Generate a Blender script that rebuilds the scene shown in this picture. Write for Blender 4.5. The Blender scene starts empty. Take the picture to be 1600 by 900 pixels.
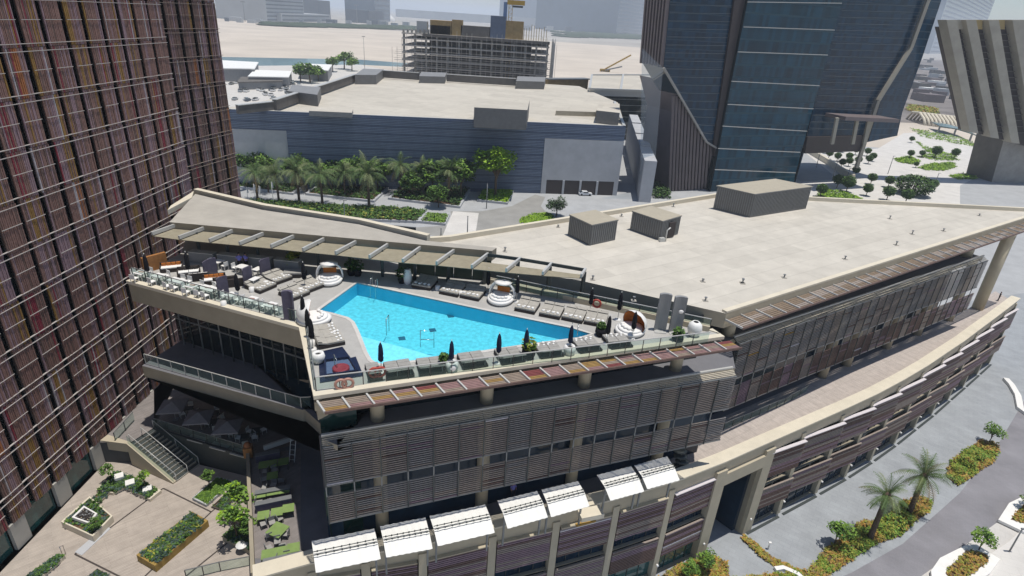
import bpy, math, random
from mathutils import Vector, Matrix, noise
random.seed(11)
rnd = random.random
def U(a, b): return a + (b - a) * rnd()
D = bpy.data
S = bpy.context.scene
COL = S.collection
PI = math.pi

# ------------------------------------------------------------------ camera, sky, sun
CAMZ = 53.0
FPX = 915.0
PIT = math.radians(24.8); ROL = math.radians(3.8)
cF = Vector((0, math.cos(PIT), -math.sin(PIT)))
cR0 = Vector((1, 0, 0)); cU0 = Vector((0, math.sin(PIT), math.cos(PIT)))
cR = cR0 * math.cos(ROL) + cU0 * math.sin(ROL)
cU = -cR0 * math.sin(ROL) + cU0 * math.cos(ROL)
cam_d = D.cameras.new('camera'); cam = D.objects.new('camera', cam_d); COL.objects.link(cam)
M = Matrix((cR, cU, -cF)).transposed().to_4x4(); M.translation = Vector((0, 0, CAMZ))
cam.matrix_world = M
cam_d.sensor_width = 36; cam_d.lens = FPX / 1600 * 36
cam_d.clip_start = 0.5; cam_d.clip_end = 60000
S.camera = cam

SUN_V = Vector((-0.14, 0.02, -1)).normalized()          # the way the light travels
el = math.asin(-SUN_V.z); az = math.atan2(-SUN_V.x, -SUN_V.y)
W = D.worlds.new('World'); S.world = W; W.use_nodes = True
nt = W.node_tree; bg = nt.nodes['Background']
sky = nt.nodes.new('ShaderNodeTexSky'); sky.sky_type = 'NISHITA'; sky.sun_disc = False
sky.sun_elevation = el; sky.sun_rotation = az; sky.dust_density = 0.4; sky.air_density = 1.0; sky.altitude = 50
nt.links.new(sky.outputs[0], bg.inputs[0]); bg.inputs[1].default_value = 0.085
sl = D.lights.new('sun', 'SUN'); sl.energy = 3.6; sl.angle = math.radians(0.53); sl.color = (1, 0.95, 0.87)
so = D.objects.new('sun', sl); COL.objects.link(so)
so.rotation_euler = SUN_V.to_track_quat('-Z', 'Y').to_euler(); so.location = (0, 0, 200)
S.view_settings.view_transform = 'Standard'; S.view_settings.look = 'None'
S.view_settings.exposure = 0.09; S.view_settings.gamma = 1.0
S.render.engine = 'CYCLES'
S.cycles.max_bounces = 7; S.cycles.transparent_max_bounces = 12; S.cycles.volume_bounces = 1
S.cycles.sample_clamp_indirect = 6.0

# ------------------------------------------------------------------ measuring: survey points read off the level they stand on
def ray(x, y): return cF * FPX + cR * (x - 800) - cU * (y - 450)
def at(x, y, z):
    d = ray(x, y); t = (z - CAMZ) / d.z
    return Vector((d.x * t, d.y * t, z))
def hz(P, x, y):
    d = ray(x, y); s = (d.x * P[0] + d.y * P[1]) / (d.x ** 2 + d.y ** 2)
    return CAMZ + d.z * s
def V(*a): return Vector(a)

# ------------------------------------------------------------------ materials
MATS = {}
def mat(name, col, rough=0.7, spec=0.4, metal=0.0, var=0.0, scale=1.0, bump=0.0, stripes=None, col2=None, detail=5, mod=None, weather=0.0, trans=0, emit=0):
    if name in MATS: return MATS[name]
    m = D.materials.new(name); m.use_nodes = True; n = m.node_tree; b = n.nodes['Principled BSDF']
    b.inputs['Base Color'].default_value = (*col, 1); b.inputs['Roughness'].default_value = rough
    b.inputs['Specular IOR Level'].default_value = spec; b.inputs['Metallic'].default_value = metal
    tc = n.nodes.new('ShaderNodeTexCoord'); geo = n.nodes.new('ShaderNodeNewGeometry')
    src = geo.outputs['Position']
    cur = None
    def mix(a, bcol, fac, mode='MIX'):
        x = n.nodes.new('ShaderNodeMix'); x.data_type = 'RGBA'; x.blend_type = mode
        if isinstance(a, tuple): x.inputs[6].default_value = (*a, 1)
        else: n.links.new(a, x.inputs[6])
        if isinstance(bcol, tuple): x.inputs[7].default_value = (*bcol, 1)
        else: n.links.new(bcol, x.inputs[7])
        if isinstance(fac, float): x.inputs[0].default_value = fac
        else: n.links.new(fac, x.inputs[0])
        return x.outputs[2]
    def noi(sc, det=5, rough_=0.6, stretch=None):
        t = n.nodes.new('ShaderNodeTexNoise'); t.inputs['Scale'].default_value = sc; t.inputs['Detail'].default_value = det
        t.inputs['Roughness'].default_value = rough_
        if stretch:
            mp = n.nodes.new('ShaderNodeMapping'); mp.inputs['Scale'].default_value = stretch[:3]
            mp.inputs['Rotation'].default_value = (0, 0, stretch[3] if len(stretch) > 3 else 0)
            n.links.new(src, mp.inputs[0]); n.links.new(mp.outputs[0], t.inputs['Vector'])
        else: n.links.new(src, t.inputs['Vector'])
        return t.outputs['Fac']
    def ramp(f, a, b_, c0=(0, 0, 0), c1=(1, 1, 1)):
        r = n.nodes.new('ShaderNodeValToRGB'); r.color_ramp.elements[0].position = a; r.color_ramp.elements[1].position = b_
        r.color_ramp.elements[0].color = (*c0, 1); r.color_ramp.elements[1].color = (*c1, 1)
        n.links.new(f, r.inputs[0]); return r.outputs[0]
    cur = tuple(col)
    if var > 0:
        lo = tuple(c * (1 - var) for c in col); hi = tuple(min(1, c * (1 + var * 0.8)) for c in col)
        if col2: lo = tuple(col2)
        cur = ramp(noi(scale, detail), 0.3, 0.7, lo, hi)
    if weather > 0:
        k = ramp(noi(0.12, 6, 0.7), 0.42, 0.75)
        f = n.nodes.new('ShaderNodeMath'); f.operation = 'MULTIPLY'; f.inputs[1].default_value = weather
        n.links.new(k, f.inputs[0])
        cur = mix(cur, tuple(c * 0.55 for c in col), f.outputs[0])
    if stripes:     # (period, line width fraction, rotation z, strength, second direction period or None)
        per, wd, rot, st, per2 = stripes
        mp = n.nodes.new('ShaderNodeMapping'); mp.inputs['Rotation'].default_value = (0, 0, rot); n.links.new(src, mp.inputs[0])
        br = n.nodes.new('ShaderNodeTexBrick'); n.links.new(mp.outputs[0], br.inputs['Vector'])
        br.inputs['Scale'].default_value = 1.0; br.inputs['Brick Width'].default_value = per2 or 4.0; br.inputs['Row Height'].default_value = per
        br.inputs['Mortar Size'].default_value = per * wd; br.inputs['Mortar Smooth'].default_value = 0.3; br.inputs['Bias'].default_value = 0.0
        br.inputs['Color1'].default_value = (1, 1, 1, 1); g = 1 - st * 0.45; br.inputs['Color2'].default_value = (g, g, g, 1)
        g = 1 - st; br.inputs['Mortar'].default_value = (g, g, g, 1)
        cur = mix(cur, br.outputs['Color'], 1.0, 'MULTIPLY')
    if not isinstance(cur, tuple): n.links.new(cur, b.inputs['Base Color'])
    if bump > 0:
        bp = n.nodes.new('ShaderNodeBump'); bp.inputs['Strength'].default_value = bump; bp.inputs['Distance'].default_value = 0.05
        n.links.new(noi(scale * 6, 4), bp.inputs['Height']); n.links.new(bp.outputs[0], b.inputs['Normal'])
    if emit: b.inputs['Emission Strength'].default_value = emit
    MATS[name] = m; return m

def glass(name, col, rough=0.06, alpha=0.25, tint=(0.75, 0.9, 0.88)):
    """thin see-through sheet"""
    m = D.materials.new(name); m.use_nodes = True; n = m.node_tree; n.nodes.clear()
    o = n.nodes.new('ShaderNodeOutputMaterial'); t = n.nodes.new('ShaderNodeBsdfTransparent'); t.inputs[0].default_value = (*tint, 1)
    g = n.nodes.new('ShaderNodeBsdfPrincipled'); g.inputs['Base Color'].default_value = (*col, 1); g.inputs['Roughness'].default_value = rough
    x = n.nodes.new('ShaderNodeMixShader'); lw = n.nodes.new('ShaderNodeLayerWeight'); lw.inputs[0].default_value = 0.35
    mr = n.nodes.new('ShaderNodeMapRange'); mr.inputs['To Min'].default_value = alpha; mr.inputs['To Max'].default_value = min(1, alpha + (0.6 if alpha > .13 else .2))
    n.links.new(lw.outputs['Fresnel'], mr.inputs[0]); n.links.new(mr.outputs[0], x.inputs[0])
    n.links.new(t.outputs[0], x.inputs[1]); n.links.new(g.outputs[0], x.inputs[2]); n.links.new(x.outputs[0], o.inputs[0])
    MATS[name] = m; return m

def water(name, tint, bumps=0.25, scale=2.0, body=None, bodyfac=0.0):
    m = D.materials.new(name); m.use_nodes = True; n = m.node_tree; n.nodes.clear()
    o = n.nodes.new('ShaderNodeOutputMaterial'); t = n.nodes.new('ShaderNodeBsdfTransparent'); t.inputs[0].default_value = (*tint, 1)
    g = n.nodes.new('ShaderNodeBsdfGlossy'); g.inputs['Roughness'].default_value = 0.04
    geo = n.nodes.new('ShaderNodeNewGeometry')
    no = n.nodes.new('ShaderNodeTexNoise'); no.inputs['Scale'].default_value = scale; no.inputs['Detail'].default_value = 4
    n.links.new(geo.outputs['Position'], no.inputs['Vector'])
    bp = n.nodes.new('ShaderNodeBump'); bp.inputs['Strength'].default_value = bumps; bp.inputs['Distance'].default_value = 0.1
    n.links.new(no.outputs['Fac'], bp.inputs['Height']); n.links.new(bp.outputs[0], g.inputs['Normal'])
    f = n.nodes.new('ShaderNodeFresnel'); f.inputs[0].default_value = 1.33; n.links.new(bp.outputs[0], f.inputs['Normal'])
    x = n.nodes.new('ShaderNodeMixShader'); n.links.new(f.outputs[0], x.inputs[0])
    n.links.new(t.outputs[0], x.inputs[1]); n.links.new(g.outputs[0], x.inputs[2]); n.links.new(x.outputs[0], o.inputs[0])
    MATS[name] = m; return m

def facade_glass(name, col, rows, tone, rough=0.07, var=0.5, mull=1.5, off=0.0, panel_amt=0.35):
    """reflective curtain wall glass; floor bands follow real heights (rows = floor height)"""
    m = D.materials.new(name); m.use_nodes = True; n = m.node_tree; b = n.nodes['Principled BSDF']
    geo = n.nodes.new('ShaderNodeNewGeometry'); sp = n.nodes.new('ShaderNodeSeparateXYZ'); n.links.new(geo.outputs['Position'], sp.inputs[0])
    def math_(op, a, bb=None):
        x = n.nodes.new('ShaderNodeMath'); x.operation = op
        if isinstance(a, float): x.inputs[0].default_value = a
        else: n.links.new(a, x.inputs[0])
        if bb is not None:
            if isinstance(bb, float): x.inputs[1].default_value = bb
            else: n.links.new(bb, x.inputs[1])
        return x.outputs[0]
    z = math_('DIVIDE', math_('ADD', sp.outputs[2], off + 0.0), float(rows))
    fr = math_('FRACT', z); band = math_('LESS_THAN', fr, 0.14)
    cell = math_('FLOOR', z); cx = math_('FLOOR', math_('DIVIDE', math_('ADD', sp.outputs[0], math_('MULTIPLY', sp.outputs[1], 0.77)), mull))
    cb = n.nodes.new('ShaderNodeCombineXYZ'); n.links.new(cell, cb.inputs[2]); n.links.new(cx, cb.inputs[0])
    wn = n.nodes.new('ShaderNodeTexWhiteNoise'); n.links.new(cb.outputs[0], wn.inputs[0])
    r = n.nodes.new('ShaderNodeValToRGB'); r.color_ramp.elements[0].color = (*[c * (1 - var) for c in col], 1); r.color_ramp.elements[1].color = (*[c * (1 + var) for c in col], 1)
    n.links.new(wn.outputs[0], r.inputs[0])
    x = n.nodes.new('ShaderNodeMix'); x.data_type = 'RGBA'; n.links.new(band, x.inputs[0]); n.links.new(r.outputs[0], x.inputs[6]); x.inputs[7].default_value = (*tone, 1)
    n.links.new(x.outputs[2], b.inputs['Base Color'])
    rr = n.nodes.new('ShaderNodeMapRange'); n.links.new(band, rr.inputs[0]); rr.inputs['To Min'].default_value = rough; rr.inputs['To Max'].default_value = 0.5
    n.links.new(rr.outputs[0], b.inputs['Roughness'])
    b.inputs['Specular IOR Level'].default_value = 0.28
    no = n.nodes.new('ShaderNodeTexNoise'); no.inputs['Scale'].default_value = 0.35; no.inputs['Detail'].default_value = 2; n.links.new(geo.outputs['Position'], no.inputs['Vector'])
    bp = n.nodes.new('ShaderNodeBump'); bp.inputs['Strength'].default_value = 0.12; bp.inputs['Distance'].default_value = 0.3
    n.links.new(no.outputs['Fac'], bp.inputs['Height']); n.links.new(bp.outputs[0], b.inputs['Normal'])
    MATS[name] = m; return m

mat('sand', (0.56, 0.50, 0.43), 0.95, 0.1, var=0.14, scale=0.012, detail=8)
mat('asphalt', (0.10, 0.10, 0.105), 0.9, 0.2, var=0.2, scale=0.5, bump=0.2)
mat('paving', (0.34, 0.36, 0.38), 0.8, 0.3, var=0.12, scale=0.35, stripes=(0.6, 0.04, 0.6, 0.16, 1.2), weather=0.25)
mat('road', (0.25, 0.245, 0.265), 0.85, 0.3, var=0.14, scale=0.25, bump=0.2, stripes=(0.3, 0.06, 0.62, 0.12, 0.6), weather=0.2)
mat('pavement', (0.58, 0.56, 0.53), 0.85, 0.2, var=0.08, scale=0.3, stripes=(1.0, 0.03, 0.6, 0.12, 1.0))
mat('pale_paving', (0.62, 0.60, 0.57), 0.85, 0.2, var=0.10, scale=0.2, stripes=(1.2, 0.03, 0.3, 0.1, 2.4))
mat('garden_paving', (0.40, 0.41, 0.42), 0.85, 0.2, var=0.10, scale=0.2, stripes=(1.2, 0.03, 0.1, 0.1, 2.4))
mat('kerb', (0.62, 0.60, 0.56), 0.8, 0.3, var=0.1, scale=1)
mat('white_stone', (0.78, 0.77, 0.74), 0.7, 0.3, var=0.06, scale=1)
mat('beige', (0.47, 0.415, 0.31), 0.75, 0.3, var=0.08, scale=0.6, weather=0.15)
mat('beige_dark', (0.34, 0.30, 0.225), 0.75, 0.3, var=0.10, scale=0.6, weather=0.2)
mat('coping', (0.66, 0.60, 0.48), 0.7, 0.3, var=0.07, scale=0.8, weather=0.15)
mat('roof', (0.59, 0.555, 0.49), 0.95, 0.1, var=0.09, scale=0.5, bump=0.5, weather=0.3, detail=8, stripes=(2.2, .02, -.6, .2, 14.0))
mat('roof_grey', (0.44, 0.415, 0.37), 0.95, 0.1, var=0.09, scale=0.6, bump=0.5, weather=0.25, detail=8, stripes=(1.0, .02, .3, .12, 6.0))
mat('far_roof', (0.56, 0.525, 0.46), 0.95, 0.1, var=0.07, scale=0.25, weather=0.2, stripes=(9.0, 0.012, 0.25, 0.25, 26.0))
mat('deck_tile', (0.44, 0.43, 0.41), 0.8, 0.3, var=0.10, scale=0.6, stripes=(0.6, 0.03, 0.29, 0.10, 0.6), weather=0.2)
mat('timber', (0.42, 0.36, 0.315), 0.8, 0.25, var=0.12, scale=1.2, stripes=(0.16, 0.12, 0.6, 0.34, 3.0), weather=0.15)
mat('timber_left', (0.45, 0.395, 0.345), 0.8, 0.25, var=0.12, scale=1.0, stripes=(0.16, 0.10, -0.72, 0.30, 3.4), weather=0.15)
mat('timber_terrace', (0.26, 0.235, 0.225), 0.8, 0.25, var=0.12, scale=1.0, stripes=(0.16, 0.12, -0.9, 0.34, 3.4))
mat('dark_joint', (0.06, 0.05, 0.045), 0.8)
mat('floor_dark', (0.17, 0.17, 0.185), 0.8, 0.3, var=0.1, scale=0.8)
mat('metal_dark', (0.045, 0.055, 0.055), 0.5, 0.5, var=0.1, scale=2)
mat('metal_grey', (0.22, 0.23, 0.235), 0.45, 0.5, metal=0.3, var=0.08, scale=2)
mat('metal_pale', (0.55, 0.55, 0.53), 0.4, 0.5, metal=0.2, var=0.05, scale=2)
mat('fabric_canopy', (0.30, 0.27, 0.20), 0.9, 0.1, var=0.12, scale=2, bump=0.3)
mat('slat_brown', (0.15, 0.095, 0.08), 0.6, 0.35, var=0.2, scale=3)
mat('slat_mauve', (0.25, 0.17, 0.20), 0.6, 0.35, var=0.15, scale=3)
mat('slat_taupe', (0.30, 0.25, 0.215), 0.6, 0.35, var=0.15, scale=3)
mat('slat_white', (0.62, 0.58, 0.60), 0.6, 0.35, var=0.08, scale=3)
mat('slat_mustard', (0.38, 0.23, 0.05), 0.6, 0.35, var=0.15, scale=3)
mat('slat_maroon', (0.22, 0.035, 0.05), 0.6, 0.35, var=0.15, scale=3)
mat('slat_orange', (0.34, 0.13, 0.05), 0.6, 0.35, var=0.15, scale=3)
mat('slat_grey', (.27, .25, .235), .6, .35, var=.15, scale=3)
mat('slat_pale', (.56, .51, .42), .7, .3, var=.1, scale=3)
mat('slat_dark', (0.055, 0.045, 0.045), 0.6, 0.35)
mat('shade_pink', (.27, .165, .16), .7, .2, var=.15, scale=2)
mat('shade_taupe', (.27, .215, .175), .7, .2, var=.15, scale=2)
mat('shade_ochre', (.30, .19, .07), .7, .2, var=.15, scale=2)
mat('shade_wine', (.20, .06, .06), .7, .2, var=.15, scale=2)
mat('shade_brown', (.22, .165, .12), .7, .2, var=.15, scale=2)
mat('glass_corner', (.006, .028, .026), .08, .5, var=.4, scale=.3)
mat('glass_dark', (0.012, 0.022, 0.026), 0.05, 0.8, var=0.4, scale=0.3)
mat('glass_teal', (0.02, 0.09, 0.09), 0.06, 0.8, var=0.4, scale=0.3)
mat('glass_blue', (0.012, 0.028, 0.05), 0.08, 0.35, var=0.4, scale=0.3)
mat('white_panel', (0.83, 0.83, 0.80), 0.55, 0.35, var=0.05, scale=1.2, weather=0.08)
mat('white_paint', (0.78, 0.77, 0.75), 0.5, 0.4, var=0.04, scale=2)
mat('cushion_grey', (0.33, 0.322, 0.305), 0.95, 0.1, var=0.12, scale=3, bump=0.3)
mat('cushion_stripe', (0.40, 0.38, 0.34), 0.95, 0.1, var=0.12, scale=3)
mat('towel', (0.82, 0.81, 0.79), 0.95, 0.1, var=0.05, scale=5, bump=0.4)
mat('rattan', (0.05, 0.042, 0.04), 0.8, 0.3, var=0.3, scale=12, bump=0.5)
mat('rattan_orange', (0.5, 0.17, 0.04), 0.9, 0.2, var=0.2, scale=6)
mat('fabric_navy', (0.012, 0.02, 0.05), 0.85, 0.2, var=0.3, scale=4)
mat('fabric_black', (0.012, 0.012, 0.016), 0.85, 0.2, var=0.3, scale=4)
mat('fabric_purple', (0.11, 0.10, 0.14), 0.9, 0.2, var=0.15, scale=3)
mat('fabric_umbrella', (0.22, 0.215, 0.23), 0.9, 0.2, var=0.1, scale=2)
mat('green_top', (0.20, 0.29, 0.09), 0.6, 0.3, var=0.12, scale=2)
mat('red_plastic', (0.42, 0.06, 0.04), 0.5, 0.5)
mat('pink_plastic', (0.42, 0.22, 0.17), 0.5, 0.5)
mat('navy_tile', (0.008, 0.014, 0.045), 0.3, 0.5, var=0.3, scale=3, stripes=(0.3, 0.05, 0.29, 0.2, 0.3))
mat('pool_tile', (0.24, 0.66, 0.72), 0.5, 0.3, var=0.24, scale=2.6, detail=10)  # mottled noise paints a hint of caustic light into the tile colour
mat('pool_pale', (0.50, 0.80, 0.90), 0.5, 0.3, var=0.14, scale=2.6, detail=10)
mat('pool_wall', (0.10, 0.52, 0.72), 0.5, 0.3, var=0.05, scale=2)
mat('pool_grate', (0.03, 0.12, 0.18), 0.6)
mat('steel', (0.6, 0.6, 0.6), 0.2, 0.5, metal=0.9)
mat('blue_grey_clad', (0.18, 0.23, 0.32), 0.5, 0.45, var=0.10, scale=0.4)
mat('blue_grey_dark', (0.10, 0.135, 0.21), 0.5, 0.45, var=0.12, scale=0.4)
mat('stone_clad', (0.46, 0.47, 0.49), 0.7, 0.35, var=0.10, scale=0.3, weather=0.2)
mat('plant_grey', (0.25, 0.255, 0.26), 0.6, 0.4, var=0.1, scale=1, weather=0.2)
mat('louvre_grey', (0.16, 0.16, 0.16), 0.6, 0.4, var=0.1, scale=1)
mat('tan_lid', (0.42, 0.38, 0.30), 0.8, 0.3, var=0.08, scale=1, weather=0.2)
mat('concrete', (0.32, 0.31, 0.29), 0.85, 0.2, var=0.15, scale=0.3, weather=0.3)
mat('concrete_dark', (0.15, 0.14, 0.13), 0.85, 0.2, var=0.15, scale=0.3, weather=0.3)
mat('rib_stone', (0.37, 0.345, 0.29), 0.8, 0.3, var=0.12, scale=0.2, weather=0.25)
mat('rib_gold', (0.34, 0.26, 0.12), 0.7, 0.3, var=0.12, scale=0.3)
mat('brown_fin', (0.16, 0.13, 0.13), 0.6, 0.4, var=0.1, scale=0.3)
mat('scaffold', (0.48, 0.45, 0.41), 0.7, 0.3, var=0.1, scale=1)
mat('formwork', (0.33, 0.23, 0.10), 0.7, 0.3, var=0.2, scale=0.6)
mat('far_glass', (0.10, 0.15, 0.21), 0.25, 0.6, var=0.15, scale=0.02)
mat('far_pale', (0.42, 0.44, 0.45), 0.7, 0.3, var=0.1, scale=0.02)
mat('far_dark', (0.12, 0.14, 0.17), 0.6, 0.3, var=0.1, scale=0.02)
mat('sea', (0.03, 0.13, 0.15), 0.12, 0.6, var=0.2, scale=0.01)
mat('mangrove', (0.05, 0.075, 0.045), 0.9, 0.1, var=0.3, scale=0.02)
mat('soil', (0.14, 0.09, 0.055), 0.95, 0.1, var=0.3, scale=1.5)
mat('ochre_cover', (0.36, 0.20, 0.045), 0.95, 0.1, var=0.3, scale=3)
for nm, c in (('leaf_dark', (0.038, 0.08, 0.02)), ('leaf_mid', (0.09, 0.18, 0.03)), ('leaf_light', (0.17, 0.29, 0.04)), ('leaf_bright', (0.27, 0.44, 0.025)),
              ('leaf_yellow', (0.30, 0.31, 0.05)), ('leaf_ochre', (0.42, 0.25, 0.06)), ('palm_green', (0.095, 0.155, 0.05)), ('palm_pale', (0.19, 0.23, 0.10)),
              ('palm_dry', (0.24, 0.18, 0.08)), ('leaf_blue', (0.06, 0.10, 0.09)), ('leaf_grey', (0.07, 0.09, 0.06))):
    mat(nm, c, 0.65, 0.3, var=0.3, scale=2.5)
mat('bark', (0.13, 0.095, 0.07), 0.95, 0.1, var=0.3, scale=6, bump=0.6)
mat('wood_orange', (0.36, 0.16, 0.05), 0.6, 0.4, var=0.2, scale=4)
mat('corten', (0.33, 0.22, 0.06), 0.7, 0.3, var=0.2, scale=2, weather=0.3)
mat('skin', (0.35, 0.21, 0.15), 0.6); mat('cloth_blue', (0.18, 0.18, 0.5), 0.9); mat('cloth_black', (0.02, 0.02, 0.025), 0.9); mat('hair', (0.015, 0.01, 0.01), 0.7)
mat('car_paint', (0.75, 0.76, 0.78), 0.25, 0.6); mat('rubber', (0.02, 0.02, 0.02), 0.8)
mat('sign_blue', (0.02, 0.16, 0.28), 0.5)
mat('tank_blue', (0.14, 0.22, 0.38), 0.6, var=0.1)
mat('crane_yellow', (0.45, 0.28, 0.04), 0.6, var=0.1)
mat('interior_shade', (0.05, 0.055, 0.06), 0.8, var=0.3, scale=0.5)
glass('rail_glass', (0.25, 0.36, 0.33), alpha=0.14, tint=(0.78, 0.9, 0.87))
glass('clear_fin', (0.35, 0.40, 0.46), alpha=0.05, tint=(0.85, 0.9, 0.94))
water('pool_water', (0.62, 0.93, 1.0), 0.3, 2.5)
facade_glass('tower_glass', (0.006, 0.046, 0.078), 3.9, (0.02, 0.06, 0.085), 0.10, 0.35, 1.6)
facade_glass('tower_glass_dense', (0.006, 0.036, 0.072), 2.6, (0.03, 0.06, 0.09), 0.10, 0.35, 1.6)

# ------------------------------------------------------------------ mesh builder
OFF = {}
class MB:
    def __init__(s): s.v = []; s.f = []; s.m = []; s.mats = []; s.sm = []
    def mi(s, m):
        if m not in s.mats: s.mats.append(m)
        return s.mats.index(m)
    def face(s, pts, m='roof', smooth=False):
        i = len(s.v); s.v += [tuple(p) for p in pts]; s.f.append(list(range(i, i + len(pts)))); s.m.append(s.mi(m)); s.sm.append(smooth)
    def box(s, c, size, m, rz=0.0, rx=0.0, tilt=None):
        hx, hy, hz_ = size[0] / 2, size[1] / 2, size[2] / 2
        R = Matrix.Rotation(rz, 3, 'Z') @ Matrix.Rotation(rx, 3, 'X')
        if tilt is not None: R = tilt
        P = [Vector(c) + R @ Vector((x * hx, y * hy, z * hz_)) for x, y, z in ((-1,-1,-1),(1,-1,-1),(1,1,-1),(-1,1,-1),(-1,-1,1),(1,-1,1),(1,1,1),(-1,1,1))]
        s.hexa(P, m)
    def hexa(s, P, m):
        i = len(s.v); s.v += [tuple(p) for p in P]; k = s.mi(m)
        for q in ((3,2,1,0),(4,5,6,7),(0,1,5,4),(1,2,6,5),(2,3,7,6),(3,0,4,7)):
            s.f.append([i + a for a in q]); s.m.append(k); s.sm.append(False)
    def bar(s, a, b, w, h, m, up=None):
        a = Vector(a); b = Vector(b); d = b - a; L = d.length
        if L < 1e-6: return
        x = d / L; u = Vector(up) if up else (Vector((0, 0, 1)) if abs(x.z) < 0.95 else Vector((0, 1, 0)))
        y = u.cross(x).normalized(); z = x.cross(y)
        P = []
        for zz in (-1, 1):
            for xx, yy in ((0, -1), (L, -1), (L, 1), (0, 1)): P.append(a + x * xx + y * yy * w / 2 + z * zz * h / 2)
        s.hexa(P, m)
    def prism(s, poly, z0, z1, m, mside=None, top=True, bottom=True):
        n = len(poly); A = sum(poly[i][0] * poly[(i + 1) % n][1] - poly[(i + 1) % n][0] * poly[i][1] for i in range(n))
        if A < 0: poly = poly[::-1]
        i = len(s.v); s.v += [(p[0], p[1], z0) for p in poly] + [(p[0], p[1], z1) for p in poly]
        if top: s.f.append([i + n + k for k in range(n)]); s.m.append(s.mi(m)); s.sm.append(False)
        if bottom: s.f.append([i + k for k in range(n)][::-1]); s.m.append(s.mi(mside or m)); s.sm.append(False)
        for k in range(n):
            k2 = (k + 1) % n; s.f.append([i + k, i + k2, i + n + k2, i + n + k]); s.m.append(s.mi(mside or m)); s.sm.append(False)
    def tube(s, pts, rads, m, n=8, cap=True, smooth=True):
        rings = []; pts = [Vector(p) for p in pts]
        if not hasattr(rads, '__len__'): rads = [rads] * len(pts)
        prev = None
        for j, p in enumerate(pts):
            d = (pts[min(j + 1, len(pts) - 1)] - pts[max(j - 1, 0)]).normalized()
            u = prev if prev else (Vector((1, 0, 0)) if abs(d.x) < 0.9 else Vector((0, 1, 0)))
            x = (u - d * u.dot(d)).normalized(); y = d.cross(x); prev = x
            i = len(s.v); s.v += [tuple(p + (x * math.cos(2 * PI * k / n) + y * math.sin(2 * PI * k / n)) * rads[j]) for k in range(n)]; rings.append(i)
        k_ = s.mi(m)
        for a, b in zip(rings, rings[1:]):
            for k in range(n): s.f.append([a + k, a + (k + 1) % n, b + (k + 1) % n, b + k]); s.m.append(k_); s.sm.append(smooth)
        if cap:
            s.f.append([rings[0] + k for k in range(n)][::-1]); s.m.append(k_); s.sm.append(False)
            s.f.append([rings[-1] + k for k in range(n)]); s.m.append(k_); s.sm.append(False)
    def lathe(s, c, prof, m, n=16, sx=1, sy=1, a0=0.0, a1=2 * PI):
        full = abs(a1 - a0 - 2 * PI) < 1e-6; c = Vector(c); rings = []
        nn = n if full else n + 1
        for r, z in prof:
            i = len(s.v); s.v += [tuple(c + Vector((math.cos(a0 + (a1 - a0) * k / n) * r * sx, math.sin(a0 + (a1 - a0) * k / n) * r * sy, z))) for k in range(nn)]; rings.append(i)
        k_ = s.mi(m)
        for a, b in zip(rings, rings[1:]):
            for k in range(n):
                k2 = (k + 1) % nn if full else k + 1
                s.f.append([a + k, a + k2, b + k2, b + k]); s.m.append(k_); s.sm.append(True)
    def ico(s, c, r, m, seg=8, rings=5, sq=(1, 1, 1)):
        pr = [(max(0.001, math.sin(PI * k / rings)) * r, -math.cos(PI * k / rings) * r * sq[2]) for k in range(rings + 1)]
        s.lathe(c, pr, m, seg, sq[0], sq[1])
    def mesh(s, name, off=(0, 0, 0)):
        me = D.meshes.new(name); o = Vector(off)
        me.from_pydata([(a - o.x, b - o.y, c - o.z) for a, b, c in s.v], [], s.f)
        for m in s.mats: me.materials.append(MATS[m])
        me.polygons.foreach_set('material_index', s.m); me.polygons.foreach_set('use_smooth', s.sm); me.update()
        return me
    def build(s, name, parent=None, label=None, cat=None, kind=None, group=None, local=False):
        off = (0, 0, 0)
        if parent is not None and not local: off = OFF.get(parent.name, (0, 0, 0))
        me = s.mesh(name, off); o = D.objects.new(name, me); COL.objects.link(o)
        if parent is not None:
            o.parent = parent
            if not local: OFF[o.name] = off
        props(o, label, cat, kind, group); return o
def props(o, label=None, cat=None, kind=None, group=None):
    if label: o['label'] = label
    if cat: o['category'] = cat
    if kind: o['kind'] = kind
    if group: o['group'] = group
def thing(name, label, cat, loc=(0, 0, 0), rz=0.0, group=None):
    o = D.objects.new(name, None); COL.objects.link(o); o.location = loc; o.rotation_euler = (0, 0, rz); OFF[o.name] = tuple(loc)
    props(o, label, cat, None, group); return o
CACHE = {}
def inst(kind, parts, label, cat, loc, rz=0.0, group=None, sc=1.0):
    """parts() returns [(part name, MB, [sub (name, MB)])]; the meshes are shared by every copy"""
    if kind not in CACHE:
        CACHE[kind] = [(p[0], p[1].mesh(p[0]), [(q[0], q[1].mesh(q[0])) for q in (p[2] if len(p) > 2 else [])]) for p in parts()]
    ps = CACHE[kind]; base = kind.split('#')[0]
    r = D.objects.new(base, None); COL.objects.link(r); r.location = loc; r.rotation_euler = (0, 0, rz); r.scale = (sc, sc, sc)
    props(r, label, cat, None, group)
    for nm, me, subs in ps:
        c = D.objects.new(nm, me); COL.objects.link(c); c.parent = r
        for n2, m2 in subs:
            d = D.objects.new(n2, m2); COL.objects.link(d); d.parent = c
    return r
def solo(kind, mbf, label, cat, loc, rz=0.0, group=None, sc=1.0):
    if kind not in CACHE: CACHE[kind] = mbf().mesh(kind.split('#')[0])
    o = D.objects.new(kind.split('#')[0], CACHE[kind]); COL.objects.link(o); o.location = loc; o.rotation_euler = (0, 0, rz); o.scale = (sc, sc, sc)
    props(o, label, cat, None, group); return o
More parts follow.
